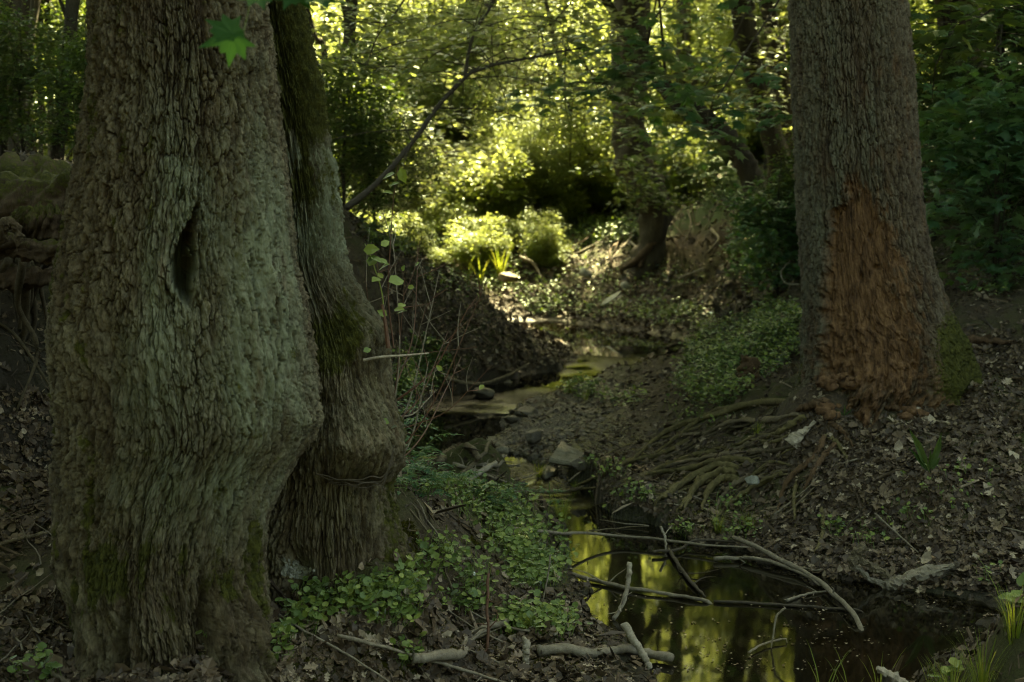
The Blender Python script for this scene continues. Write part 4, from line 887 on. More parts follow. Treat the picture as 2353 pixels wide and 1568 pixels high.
for x, y, s in [(4.3, 12.3, .7), (4.9, 12.1, .8), (5.6, 12.0, .9), (5.0, 13.4, 1), (4.2, 14.2, .9), (6.4, 12.1, 1), (5.6, 10.8, .6)]:
    put('dshrub', x, y, s, ds_lab, 'low bushes on the dim slope', 'bush')
ll_lab = 'leafy understorey tree in the dappled wood behind the fallen log'
for x, y, s in [(-5.6, 17.5, .8), (-7.6, 16.5, 1.0)]:
    put('dlow', x, y, s, ll_lab, 'dappled wood behind the fallen log')
for x, y, s, rz in [(-4.3, 3.4, 1.0, 1), (-3.9, 1.2, 1.0, 2), (-4.9, 5.6, 1.1, 3), (-5.6, 1.8, 1.1, 4), (-4.4, -1.2, 1.1, 5)]:  # added to block skylight from the left of the oak
    put('dlow', x, y, s, 'low dark tree added outside the frame near the oak to block the sky', 'added sky blocking trees near the oak', rz=rz)
for x, y, s, rz in [(-3.2, -4.2, 1.0, 1), (0, -5.4, 1.1, 2), (2.6, -5.2, 1.0, 3), (-1.6, -6.4, 1.2, 4), (-5.5, -5, 1.2, 5), (5.2, -5.6, 1.1, 5.5)]:  # low ring added behind the camera to cut skylight
    put('dlow', x, y, s, 'unseen low dark tree added behind the camera to block the sky', 'added low trees behind the camera', rz=rz)
for x, y, s, rz in [(-7.5, -6, 1.0, 1), (-3.5, -9, 1.1, 2), (.5, -10, 1.1, 3), (4.5, -9.5, 1.1, 4), (9, -6, 1.0, 5), (-9.5, -2, 1.0, .5)]:  # taller ring added behind the camera, leaving light from overhead
    put('dtall', x, y, s, 'unseen tall dark tree added behind the camera to block the sky', 'added tall trees behind the camera', rz=rz)
for x, y, s in [(-3.4, 11.5, .55), (-4.2, 12.3, .7), (-3.2, 13.4, .6), (-5, 12, .7)]:
    put('dshrub', x, y, s, 'low bush just behind the fallen log', 'bushes behind the fallen log', 'bush')

maple_branch('leafy branch crossing high between the arching stem and the crooked tree', [(1500, -300), (1380, -60), (1290, 90), (1200, 200)], 18, 44, .7, 8, .085, 47, M_SUNLEAF, rad=.3)
maple_branch('leafy branch in the gap past the leaning tree', [(1900, -100), (1760, 120), (1700, 240)], 20, 40, .7, 8, .09, 48, M_SUNLEAF, rad=.3)
maple_branch('leafy branch low behind the arching stem foot', [(700, 100), (860, 250), (960, 330), (1040, 360)], 17.5, 40, .6, 8, .075, 49, M_SUNLEAF, rad=.28)

maple_branch('leafy branch crossing the trunk of the crooked tree', [(1250, 60), (1400, 210), (1470, 300), (1500, 380)], 20, 34, .5, 8, .08, 50, M_DARKLEAF, rad=.25)
maple_branch('ivy like leaves hanging over the foot of the crooked tree', [(1420, 380), (1480, 440), (1540, 470)], 21.2, 30, .35, 8, .07, 51, M_DARKLEAF, rad=.2)
# ================================================================== what lies on the ground
def clear_of_water(p, m=.02): return p[:, 2]-zw(p[:, 1]) > m
def litter():
    r = np.random.default_rng(61); sets = []
    # even cover over the whole visible place, denser near
    n = 90000; x = r.uniform(-4.2, 5.2, n); y = 3.6+r.uniform(0, 1, n)**1.5*17
    keep = (np.abs(x) < y*.42+1.0); x, y = x[keep], y[keep]
    dens = sstep(-.55, .25, fbm(x*1.1, y*1.1, x*0, 3, 66)); keep = r.uniform(0, 1, len(x)) < dens*.8+.2
    x, y = x[keep], y[keep]; z = height(x, y); keep = z-zw(y) > .015; x, y, z = x[keep], y[keep], z[keep]
    # the pale drift of leaves on the near face of the far side bank
    q = r.uniform(0, 1, (15000, 2)); a = 1350+q[:, 0]*1003; b = 960+q[:, 1]*(400)
    g = G(a, b, 6, 12); g[:, 2] = height(g[:, 0], g[:, 1]); g = g[clear_of_water(g, .015) & (r.uniform(0, 1, len(g)) < .8)]
    x = np.append(x, g[:, 0]); y = np.append(y, g[:, 1]); z = np.append(z, g[:, 2])
    xf, yf = r.uniform(-3, 6.5, 16000), r.uniform(17, 26, 16000); zf = height(xf, yf); kf = zf-zw(yf) > .03; x = np.append(x, xf[kf]); y = np.append(y, yf[kf]); z = np.append(z, zf[kf])
    for (ax, bx, ay, by, nn_, y0_) in ((880, 1330, 560, 890, 5200, 12), (0, 140, 900, 1250, 900, 4.5), (1150, 1850, 600, 780, 2600, 15), (2100, 2353, 760, 1000, 1500, 8)):
        g = G(r.uniform(ax, bx, nn_), r.uniform(ay, by, nn_), y0_, 26); g = g[clear_of_water(g, .02)]; x = np.append(x, g[:, 0]); y = np.append(y, g[:, 1]); z = np.append(z, height(g[:, 0], g[:, 1]))
    qx, qy = proj(x, y, z); rootz = (qx > 1290) & (qx < 1860) & (qy > 915) & (qy < 1200) & (qy > 915+(1860-qx)*.12); keep = ~(rootz & (r.uniform(0, 1, len(x)) < .5))
    keep &= ~((qx > 1080) & (qx < 1430) & (qy > 850) & (qy < 1010) & (r.uniform(0, 1, len(x)) < .6))
    keep &= ~((x < -1.6) & (y > 6.4) & (y < 9) & (r.uniform(0, 1, len(x)) < .3)); x, y, z = x[keep], y[keep], z[keep]
    q = r.uniform(0, 1, (5200, 2)); g = G(q[:, 0]*1400, 1370+q[:, 1]*230, 3, 8); g = g[clear_of_water(g)]; x = np.append(x, g[:, 0]); y = np.append(y, g[:, 1]); z = np.append(z, height(g[:, 0], g[:, 1]))
    k = len(x); nn = gnormal(x, y)*1.0+r.normal(size=(k, 3))*.38; nn[:, 2] = np.abs(nn[:, 2])
    s = r.uniform(.018, .058, k)*np.where(r.uniform(0, 1, k) < .10, 1.7, 1)*np.interp(y, [12, 18], [1, 1.7])
    pos = np.stack([x, y, z+r.uniform(.002, .016, k)], -1); R = frames(nn, None, r); rn = r.beta(1.2, 1.5, k)
    sel = r.uniform(0, 1, k) < .45; V1, F1 = scatter(*DEAD1, pos[sel], R[sel], s[sel]); V2, F2 = scatter(*DEAD2, pos[~sel], R[~sel], s[~sel]*.9)
    V, F = merge([(V1, F1), (V2, F2)])
    o = mo('leaf_litter', V, F, M_DEAD, None, {'rnd': np.concatenate([rep(rn[sel], len(DEAD1[0])), rep(rn[~sel], len(DEAD2[0]))])})
    tag(o, 'brown and pale dead leaves strewn over the banks', 'leaf litter', None, 'stuff')
    # tiny crumbs of bark, twig bits and soil
    n = 60000; x = r.uniform(-3.6, 4.6, n); y = 3.8+r.uniform(0, 1, n)**1.4*12; z = height(x, y); keep = (z-zw(y) > -.01) & (np.abs(x) < y*.4+.6); x, y, z = x[keep], y[keep], z[keep]; k = len(x)
    st = np.array([[-.06, 0, 0], [.06, 0, 0], [.04, 1, .03], [-.04, 1, .03], [0, .5, .1]]); sf = [[[0, 1, 4], [1, 2, 4], [2, 3, 4], [3, 0, 4]]]
    V, F = scatter(st, sf, np.stack([x, y, z+.004], -1), frames(gnormal(x, y)+r.normal(size=(k, 3))*.3, None, r), r.uniform(.012, .06, k)*np.where(r.uniform(0, 1, k) < .05, 3, 1))
    o = mo('twig_debris', V, F, M_DEAD, None, {'rnd': rep(r.beta(1.5, 2, k), 5)}); tag(o, 'fine twig bits and bark crumbs over the soil', 'debris', None, 'stuff')
litter()

def ivy():
    r = np.random.default_rng(71); pts = []
    for x, y, a, b, n in [(770, 1385, 95, 40, 260), (890, 1400, 90, 60, 420), (960, 1350, 40, 40, 120), (700, 1440, 60, 20, 80), (620, 1500, 60, 40, 150), (510, 1500, 40, 20, 60), (940, 1520, 40, 30, 60), (270, 1455, 22, 22, 16), (90, 1555, 70, 25, 70),
                          (1190, 1240, 80, 60, 420), (1230, 1320, 70, 50, 420), (1140, 1170, 110, 40, 320), (1010, 1290, 60, 50, 130), (1090, 1350, 50, 60, 110), (1060, 1400, 50, 30, 70), (1210, 1430, 80, 40, 200), (1290, 1440, 50, 40, 110), (1050, 1130, 80, 25, 220), (1300, 1260, 30, 60, 140),
                          (1180, 1450, 60, 20, 60), (1560, 1230, 60, 12, 40), (1460, 1150, 60, 25, 70), (1680, 1160, 60, 40, 40), (1700, 1230, 60, 25, 60), (1920, 1220, 30, 20, 25), (2080, 1200, 60, 30, 40), (1380, 1090, 60, 30, 60), (1600, 950, 120, 40, 60), (2280, 1330, 50, 20, 14), (1990, 1240, 60, 30, 40), (2200, 1130, 120, 60, 50)]:
        t = r.uniform(0, 2*np.pi, n); q = np.sqrt(r.uniform(0, 1, n))*(.6+.55*r.uniform(0, 1, n)); pts.append(np.stack([x+a*q*np.cos(t), y+b*q*np.sin(t)], -1))
    pts = np.concatenate(pts); g = G(pts[:, 0], pts[:, 1]); g = g[clear_of_water(g, -.02)]; k = len(g)
    g[:, 2] = np.maximum(height(g[:, 0], g[:, 1]), zw(g[:, 1])); hgt = r.uniform(.015, .075, k); lean = r.normal(size=(k, 3))*.02; top = g+lean; top[:, 2] = g[:, 2]+hgt
    nn = r.normal(size=(k, 3))*.42+np.array([0, -.25, 1]); s = (.014+.026*r.beta(1.5, 2.2, k))*np.interp(g[:, 1], [5, 9], [1, .85])
    V1, F1 = scatter(*IVY, top, frames(nn, None, r), s)
    # petioles
    w = .0012; V2 = np.stack([g+[-w, 0, 0], g+[w, 0, 0], top+[w, 0, 0], top+[-w, 0, 0]], 1).reshape(-1, 3); F2 = [np.arange(4*k).reshape(-1, 4)]
    V, F = merge([(V1, F1), (V2, F2)]); rn = r.uniform(0, 1, k)
    o = mo('ground_ivy', V, F, M_IVY, None, {'rnd': np.concatenate([rep(rn, len(IVY[0])), rep(rn*.6, 4)])}); tag(o, 'round leaved ground ivy creeping over the near banks', 'ground cover', None, 'stuff')
ivy()
def far_cover():
    """small leafed green cover on the banks further off"""
    r = np.random.default_rng(72); G_ = []
    for x, y, a, b, n in [(1700, 810, 130, 70, 3200), (1640, 880, 90, 60, 1500), (1780, 750, 70, 40, 1300), (1340, 905, 50, 14, 260), (1430, 925, 50, 14, 120), (970, 850, 62, 58, 1500), (930, 900, 50, 40, 700), (1400, 715, 200, 24, 600), (1570, 735, 110, 24, 500), (1250, 690, 70, 40, 400), (1150, 640, 60, 40, 350), (1420, 650, 200, 40, 400), (1060, 640, 90, 50, 500), (1270, 535, 220, 34, 3600), (1000, 545, 170, 50, 4200), (1700, 440, 120, 40, 1200), (1560, 420, 100, 60, 900), (1760, 560, 60, 80, 500), (2280, 600, 80, 100, 600)]:
        t = r.uniform(0, 2*np.pi, n); q = np.sqrt(r.uniform(0, 1, n)); G_.append(G(x+a*q*np.cos(t), y+b*q*np.sin(t), 5, 34))
    g = np.concatenate(G_); g = g[clear_of_water(g, .05)]; k = len(g); g[:, 2] = height(g[:, 0], g[:, 1])
    hgt = r.uniform(.01, .14, k); top = g+np.stack([r.normal(size=k)*.03, r.normal(size=k)*.03, hgt], -1)
    V, F = scatter(*LEAF6, top, frames(r.normal(size=(k, 3))*.4+[0, 0, 1], None, r), r.uniform(.025, .055, k)*np.interp(g[:, 1], [10, 24], [1, 1.6]))
    o = mo('bank_greenery', V, F, M_IVY, None, {'rnd': rep(r.uniform(0, 1, k), len(LEAF6[0]))}); tag(o, 'small leafed green cover on the banks beyond the stones', 'ground cover', None, 'stuff')
far_cover()

BL = np.array([[-.012, 0, 0], [.012, 0, 0], [-.011, .3, .03], [.011, .3, .03], [-.009, .6, .11], [.009, .6, .11], [-.005, .85, .24], [.005, .85, .24], [0, 1, .36]])
BF = [[[0, 1, 3, 2], [2, 3, 5, 4], [4, 5, 7, 6]], [[6, 7, 8]]]
def tuft(name, loc, n, L, spread, label, seed, mat=M_GRASS, width=1.0, cat='grass tuft', up=1.0):
    r = np.random.default_rng(seed); t = r.uniform(0, 2*np.pi, n); base = np.stack([np.cos(t), np.sin(t), 0*t], -1)*r.uniform(0, .25, (n, 1))*L*spread+np.array(loc)
    hd = np.stack([np.cos(t)*spread, np.sin(t)*spread, up+r.normal(size=n)*.15], -1); hd /= np.linalg.norm(hd, axis=1)[:, None]
    nn = -np.stack([np.cos(t), np.sin(t), 0*t], -1)+[0, 0, .1]; tv = BL.copy(); tv[:, 0] *= width*.6; tv[:, 2] *= -1
    V, F = scatter(tv, BF, base, frames(nn, hd), L*r.uniform(.5, 1.1, n))
    o = mo(name, V, F, mat, None, {'rnd': rep(r.uniform(0, 1, n), len(BL))}); return tag(o, label, cat)
def onground(px, py, y0=3.2, y1=30): g = G(px, py, y0, y1)[0]; g[2] = max(float(height(g[0], g[1])), float(zw(g[1]))-.03); return g
for i, (px, py, n, L, sprd, lab) in enumerate([
    (1290, 1205, 150, .17, .7, 'fine grass hanging from the bank tip over the narrow channel'), (1240, 1150, 110, .15, .7, 'soft grass tuft just above the narrow channel'), (1320, 1160, 70, .12, .8, 'short grass at the waterline opposite the mossy roots'),
    (1650, 1225, 90, .14, .9, 'sparse grass tuft below the mossy roots'), (1720, 1220, 70, .13, .9, 'grass tuft above the forked stick'), (1210, 1455, 60, .13, .8, 'grass tuft beside the curved grey log'), (1740, 1000, 60, .12, .9, 'thin grass among the roots under the tilted stump'),
    (1310, 905, 60, .16, .8, 'green tuft on the gravel bar'), (1345, 925, 50, .14, .8, 'drooping tuft below the gravel bar')]):
    tuft('grass_tuft', onground(px, py), n, L, sprd, lab, 300+i)
for i, (px, py, n, L, sprd, lab) in enumerate([(1072, 652, 14, .5, .25, 'tall thin sunlit grass stalks at the clearing mouth'), (1105, 660, 16, .5, .35, 'drooping sunlit grass above the spur'), (1150, 648, 40, .6, .3, 'dense sunlit grass clump on the far bank foot')]):
    tuft('sunlit_grass', onground(px, py, 17, 26), n, L, sprd, lab, 330+i, width=1.3)
for i, (px, py, n, L, sprd, lab) in enumerate([(2190, 1530, 70, .22, .8, 'bright yellow green grass on the near mud corner'), (2260, 1500, 60, .24, .8, 'grass blades beside the pale round leaf'), (2325, 1420, 7, .34, .3, 'tall single grass stems at the picture edge'), (2150, 1560, 50, .20, .8, 'low grass on the edge of the near mud'), (2330, 1500, 60, .2, .8, 'grass tuft on top of the near mud corner')]):
    g = P(px, py, 5.15); g[2] = height(g[0], g[1]); tuft('grass_tuft', g, n, L, sprd, lab, 350+i, width=1.3)
for i, (px, Y, n, L, lab) in enumerate([(1890, 4.9, 7, .26, 'few grass blades rising from the bottom edge of the water'), (1960, 4.95, 6, .22, 'three or four blades beside the broken wood end'), (2020, 5.2, 8, .24, 'thin blades standing before the near mud corner')]):
    g = P(px, 1560, Y); g[2] = P(px, 1600, Y)[2]-.05; tuft('grass_tuft', g, n, L, .5, lab, 370+i, width=1.3)

# ---- leafy plants with feather-like leaves
def frond(r, base, dirv, L, n, lw, parts):
    end = base+dirv*L+np.array([0, 0, -.25*L]); p = spline([base, base+dirv*L*.5+[0, 0, .06*L], end], n+3); parts['s'].append(tube(p, np.linspace(.0016, .0006, n+3), 3))
    T = np.gradient(p, axis=0); T /= np.linalg.norm(T, axis=1)[:, None]; side = np.cross(T, [0, 0, 1.0]); side /= np.linalg.norm(side, axis=1)[:, None]+1e-9
    for i in range(2, n+2):
        for s in (-1, 1):
            h = side[i]*s+T[i]*.45+[0, 0, -.1]; parts['p'].append(p[i]); parts['h'].append(h); parts['z'].append(lw*(1-.5*abs(i/(n+2)-.4)))
    parts['p'].append(p[-1]); parts['h'].append(T[-1]); parts['z'].append(lw)
def feather_plant(name, base, nf, L, H, label, seed, cat='plant', group=None, mat=M_TEAL, nl=7, lw=.045):
    r = np.random.default_rng(seed); root = empty(name, base, label, cat, group); top = np.array(base)+[r.normal()*.04, r.normal()*.04, H]
    parts = {'s': [tube(spline([base, (np.array(base)+top)/2+r.normal(size=3)*.01, top], 6), [.003]*6, 5)], 'p': [], 'h': [], 'z': []}
    for i in range(nf):
        a = 2*np.pi*i/nf+r.normal()*.4; b = np.array(base)+(top-np.array(base))*r.uniform(.4, 1); frond(r, b, np.array([math.cos(a), math.sin(a), r.uniform(.1, .6)]), L*r.uniform(.7, 1.15), nl, lw, parts)
    V, F = merge(parts['s']); mo('stem', V, F, M_IVY, root, {'rnd': np.full(len(V), .3)})
    h = np.array(parts['h']); k = len(h); tv = LEAF6[0]*np.array([.75, 1, 1]); V, F = scatter(tv, LEAF6[1], np.array(parts['p']), frames(np.array([0, 0, 1.0])+r.normal(size=(k, 3))*.18, h), np.array(parts['z']))
    mo('foliage', V, F, mat, root, {'rnd': rep(r.uniform(0, 1, k), len(tv))}); return root
fl = ['feathery seedling pressed against the mossy trunk below the burl', 'feathery blue green plant just right of the burl', 'feathery plant above the pool edge', 'low feathery plant beside the stick jam', 'feathery plant on the bank crest by the trunk', 'feathery plant half way to the stick jam', 'feathery plant leaning over the pool', 'feathery seedling nearest the narrow channel', 'pale feathery plant at the jam', 'small feathery plant in front of the grey slab', 'feathery plant under the red twigs', 'upper feathery plant beside the red twigs', 'feathery plant at the top of the twig thicket', 'feathery seedling between jam and channel']
for i, (px, py, Y, nf, L) in enumerate([(915, 1085, 6.6, 7, .20), (950, 1100, 6.9, 8, .22), (1000, 1100, 7.3, 8, .2), (1050, 1120, 7.6, 7, .2), (930, 1130, 6.3, 7, .18), (985, 1130, 6.8, 8, .18), (935, 1060, 7.2, 8, .24), (1180, 1150, 8.4, 7, .16), (1110, 1135, 8.0, 8, .18), (1270, 1125, 9.0, 6, .17), (905, 990, 7.0, 7, .22), (900, 930, 7.4, 7, .24), (925, 960, 8.0, 7, .24), (1130, 1160, 7.8, 7, .16)]):
    p = P(px, py, Y); z = float(GH(p[0], p[1])); b = (p[0], p[1], z); feather_plant('ash_seedling', b, nf if px < 960 else 6, L if px < 960 else L*.62, max(.06, float(p[2])-z+.05), fl[i], 400+i)
fern_lab = ['fern fanning out under the leaning tree', 'fern close to the foot of the leaning tree', 'fern behind the crooked tree', 'broad fern between the crooked tree and the leaning tree', 'small fern near the lit slope', 'fern at the rim of the eroded bank', 'fern deeper in the lit hollow']
for i, (px, Y, H) in enumerate([(1560, 25.5, .4), (1610, 25.8, .45), (1520, 26.5, .4), (1660, 25.3, .4), (1480, 27, .3), (1690, 23.8, .3), (1590, 27.2, .5)]):
    x = float(P(px, 450, Y)[0]); z = float(GH(x, Y)); feather_plant('fern', (x, Y, z), 11, .95, H*.4, fern_lab[i], 430+i, 'fern', None, M_IVY, 16, .13)
def blade_plant(px, py, label, seed, cols):
    b = onground(px, py, 6, 12); r = np.random.default_rng(seed); root = empty('dock_plant', b, label, 'plant')
    for dx, L, hx in cols:
        V, F = scatter(LEAF6[0]*np.array([.3, 1, 1]), LEAF6[1], np.array([b]), frames(np.array([[.1, -1, .25]]), np.array([[hx, .1, 1.0]])), L); mo('leaf', V, F, M_DARKLEAF, root, {'rnd': np.full(len(V), r.uniform(.5, 1))})
blade_plant(2133, 1092, 'upright long leaved green plant alone on the leaf strewn bank', 3, [(0, .26, -.35), (0, .24, .45), (0, .17, -.7), (0, .13, .2), (0, .12, .9)])
blade_plant(1940, 955, 'small three leaved seedling at the foot of the torn bark trunk', 4, [(0, .06, -1.3), (0, .07, .1), (0, .07, 1.3)])

# ---- sticks, each on its own
STICKS = [
 ('branch', 'long thin grey branch spanning the narrow end of the pool', [(1180, 1215), (1276, 1224), (1380, 1228), (1500, 1238), (1610, 1252), (1720, 1258)], 7.9, 8.3, 7, .10, M_TWIG),
 ('branch', 'forked pale stick sloping from the bank into the dark water', [(1685, 1236), (1740, 1258), (1800, 1290), (1862, 1322), (1900, 1352), (1945, 1392), (1985, 1440)], 8.0, 6.9, 12, .05, M_TWIG),
 ('branch', 'arched stick joining the forked pale stick', [(1640, 1284), (1700, 1282), (1760, 1288), (1830, 1312), (1885, 1345)], 7.7, 7.3, 9, .03, M_TWIG),
 ('twig', 'short twig branching off under the forked stick', [(1808, 1380), (1850, 1366), (1898, 1358)], 7.2, 7.15, 6, .01, M_TWIG),
 ('branch', 'long half sunk stick lying across the pool', [(1310, 1318), (1380, 1338), (1450, 1352), (1560, 1370), (1650, 1383)], 7.6, 7.1, 10, .015, M_TWIG),
 ('branch', 'thin wet stick continuing the half sunk stick', [(1640, 1382), (1760, 1388), (1880, 1396), (2005, 1405)], 7.1, 7.0, 7, .006, M_DTWIG),
 ('stick', 'pale upright stick poking out of the pool', [(1447, 1293), (1444, 1330), (1434, 1380), (1410, 1425)], 7.3, 6.8, 12, .10, M_DRIFT),
 ('stick', 'thick tan stick slanting down below the upright stick', [(1433, 1432), (1455, 1468), (1480, 1510), (1494, 1538)], 6.5, 6.0, 18, .06, M_DRIFT),
 ('log', 'curved grey log at the water edge', [(1235, 1495), (1300, 1490), (1350, 1502), (1400, 1497), (1450, 1492), (1500, 1504), (1545, 1512)], 6.1, 6.1, 24, .03, M_TWIG),
 ('log', 'twisted root-like log on the moss beside the peg', [(950, 1512), (1010, 1508), (1062, 1500), (1072, 1470), (1110, 1445), (1165, 1430)], 5.5, 5.8, 22, .03, M_TWIG),
 ('peg', 'short upright cut stub standing in the bank', [(1211, 1468), (1209, 1500), (1208, 1530)], 5.6, 5.55, 18, .04, M_DRIFT),
 ('twig', 'long thin twig from the oak foot to the bottom edge', [(612, 1395), (700, 1450), (800, 1505), (900, 1572)], 5.1, 4.7, 6, .03, M_TWIG),
 ('branch', 'straight grey branch across the moss', [(775, 1460), (850, 1478), (960, 1510), (1060, 1538), (1170, 1572)], 5.2, 5.0, 9, .03, M_TWIG),
 ('twig', 'reddish bent twig standing on the bank', [(1122, 1318), (1120, 1380), (1122, 1450), (1118, 1490), (1105, 1508)], 6.2, 5.8, 7, .06, M_RED),
 ('twig', 'thin pale twig rising beside the reddish one', [(1265, 1275), (1258, 1330), (1245, 1390)], 6.6, 6.4, 4, .06, M_TWIG),
 ('twig', 'small bleached twig at the narrow pool end', [(1518, 1210), (1528, 1235), (1530, 1265)], 8.2, 8.0, 6, .05, M_DRIFT),
 ('branch', 'dark stick leaning into the bright reflection', [(1535, 1262), (1560, 1300), (1590, 1340), (1620, 1372)], 8.1, 7.2, 9, .02, M_DTWIG),
 ('branch', 'dark branch along the far pool edge', [(1500, 1268), (1560, 1262), (1600, 1242), (1690, 1245)], 8.1, 8.1, 7, .05, M_DTWIG),
 ('twig', 'drooping twig over the black water', [(1805, 1397), (1785, 1415), (1778, 1450), (1772, 1490)], 6.3, 6.1, 5, .2, M_TWIG),
 ('twig', 'low forked twig in the dark water', [(1720, 1500), (1750, 1482), (1790, 1470), (1812, 1470)], 6.3, 6.2, 5, .03, M_TWIG),
 ('driftwood', 'pale driftwood stick on the jam of stones', [(1068, 1112), (1095, 1090), (1130, 1070), (1163, 1045)], 9.7, 10.3, 13, .08, M_DRIFT),
 ('stick', 'grey stick crossing the stick jam', [(1040, 1066), (1090, 1082), (1160, 1108)], 9.9, 9.6, 9, .07, M_TWIG),
 ('stick', 'slanting brown stick in the jam', [(1060, 1092), (1110, 1045), (1140, 1015)], 9.9, 10.4, 9, .08, M_ROOT),
 ('branch', 'hooked dark branch end at the jam', [(1010, 1060), (1035, 1035), (1060, 1026), (1085, 1032), (1100, 1055)], 10.2, 10.0, 16, .08, M_ROOT),
 ('twig', 'thin dark twig over the flat stone', [(1040, 1022), (1070, 1028), (1105, 1036)], 10.2, 10.2, 5, .14, M_DTWIG),
 ('stick', 'straight stick lying low across the jam', [(1090, 1068), (1150, 1070), (1195, 1070)], 9.9, 9.9, 8, .05, M_TWIG),
 ('stick', 'short stick beneath the driftwood', [(1120, 1090), (1160, 1102), (1195, 1115)], 9.6, 9.4, 7, .05, M_ROOT),
 ('stick', 'broken stick near the jam foot', [(1050, 1105), (1075, 1085), (1092, 1062)], 9.6, 9.9, 8, .05, M_ROOT),
 ('twig', 'thin twig trailing from the jam to the channel', [(1160, 1108), (1230, 1090), (1262, 1062)], 9.5, 9.9, 4, .06, M_TWIG),
 ('branch', 'dark branch along the water under the spur', [(1020, 868), (1080, 882), (1120, 880), (1170, 862), (1215, 836)], 13.9, 14.3, 9, .05, M_ROOT),
 ('branch', 'low branch at the waterline beside the narrow channel', [(1225, 1130), (1300, 1130), (1340, 1118)], 9.5, 9.9, 9, .02, M_ROOT),
 ('stick', 'grey stick on the far bank slope', [(1195, 590), (1225, 605), (1245, 640)], 22.5, 21.3, 6, .08, M_DRIFT),
 ('stick', 'pale crooked stick on the slope under the bush', [(1560, 640), (1590, 628), (1620, 615)], 21, 21.5, 6, .06, M_DRIFT),
 ('twig', 'pale looped twig beside the torn bark trunk', [(1838, 655), (1805, 650), (1795, 625), (1815, 600)], 14.5, 14.6, 4, .15, M_DRIFT),
 ('stick', 'dark branch ends in the far pool', [(1530, 800), (1560, 790), (1590, 795), (1640, 785)], 17, 17.3, 9, .04, M_DTWIG),
 ('stick', 'thin stick on the litter below the seedling', [(2010, 1180), (2060, 1225), (2110, 1270)], 8, 7.7, 4, .03, M_TWIG),
 ('stick', 'slim stick at the base of the oak', [(592, 1295), (620, 1320), (650, 1345)], 4.85, 5.0, 6, .03, M_DTWIG),
 ('stick', 'fallen stick on the dark litter beside the oak', [(0, 1250), (60, 1235), (110, 1225)], 5.6, 5.8, 9, .03, M_ROOT),
 ('stick', 'broken bark strip on the litter at the oak foot', [(110, 1540), (150, 1565), (175, 1590)], 4.6, 4.5, 12, .02, M_ROOT),
]
def sticks():
    r = np.random.default_rng(88)
    for i, (nm, lab, c, Ya, Yb, wd, lift, mat) in enumerate(STICKS):
        c = np.array(c, float); m = 14; c2 = spline(c, m); hit = G(c2[:, 0], c2[:, 1], 3.2, 32, True); rad = wd/2/FP*hit[:, 1].mean()
        if any(k in lab for k in ('upright', 'standing', 'rising', 'drooping', 'looped', 'bleached twig')):
            Yb_ = hit[np.argmax(c2[:, 1]), 1]; Y = Yb_+(c2[:, 1].max()-c2[:, 1])/FP*Yb_*.25; p = P(c2[:, 0], c2[:, 1], Y)
        else:
            Y = hit[:, 1]*(1-(rad*.8+lift*.35)/np.maximum(CAMZ-hit[:, 2], .3)); Y = smooth_path(np.stack([Y, Y], -1), 5)[:, 0]; p = P(c2[:, 0], c2[:, 1], Y)
            fl_ = np.maximum(GH(p[:, 0], p[:, 1]), zw(p[:, 1])-.02)+rad*.25; p[:, 2] = np.maximum(p[:, 2], fl_)
            if 'sunk' in lab or 'dark water' in lab: p[-1, 2] -= .05
        n = 30; s = spline(p, n); rad = wd/2/FP*np.mean(Y)
        s[1:-1] += min(rad*.55, .006)*np.stack([fbm(np.arange(n)*.25+i, np.zeros(n)+q, np.zeros(n)+i, 2, q) for q in range(3)], -1)[1:-1]
        rr = rad*np.interp(np.linspace(0, 1, n), [0, .7, 1], [1.05, .9, .55 if wd < 10 else .85])*(1+.06*r.normal(size=n))
        V, F = tube(s, rr, 10, .2, i*3.1); V = V+.12*rad*fbm(V[:, 0]*60, V[:, 1]*60, V[:, 2]*60, 2, 3)[:, None]
        if wd in (7, 8, 9, 10, 12, 13, 6, 24, 22):
            ps = [(V, F)]
            for q in range(r.integers(1, 4)):
                k = r.integers(6, 26); e = s[k]+r.normal(size=3)*np.array([.10, .08, .05])+[0, 0, .03]; ps.append(tube(spline([s[k], (s[k]+e)/2+r.normal(size=3)*.01, e], 6), np.linspace(rr[k]*.5, .001, 6), 5))
            V, F = merge(ps)
        o = mo(nm, V, F, mat, None, smooth=True); tag(o, lab, nm)
sticks()
# loose litter twigs: too many to tell one from another, yet each its own object
def loose_twigs():
    r = np.random.default_rng(89)
    for i in range(70):
        px, py = (r.uniform(1350, 2353), r.uniform(980, 1330)) if i < 34 else ((r.uniform(900, 1330), r.uniform(1130, 1560)) if i < 56 else (r.uniform(0, 130), r.uniform(1150, 1560)))
        g = onground(px, py); a = r.uniform(0, np.pi); L = r.uniform(.05, .2); m = 7; t = np.linspace(-1, 1, m)
        x = g[0]+np.cos(a)*L*t; y = g[1]+np.sin(a)*L*t; z = np.maximum(GH(x, y), zw(y))+.012+.01*np.sin(t*2+i); z = z*.4+.6*np.linspace(z[0], z[-1], m)+.006
        V, F = tube(np.stack([x+r.normal(size=m)*.006, y+r.normal(size=m)*.006, z], -1), np.linspace(.005, .002, m)*r.uniform(.6, 1.5), 6); o = mo('loose_twig', V, F, [M_TWIG, M_ROOT, M_DTWIG][i % 3], None, smooth=True)
        tag(o, 'small loose twig lying in the leaf litter of the near banks', 'twig', 'loose twigs in the litter')
loose_twigs()

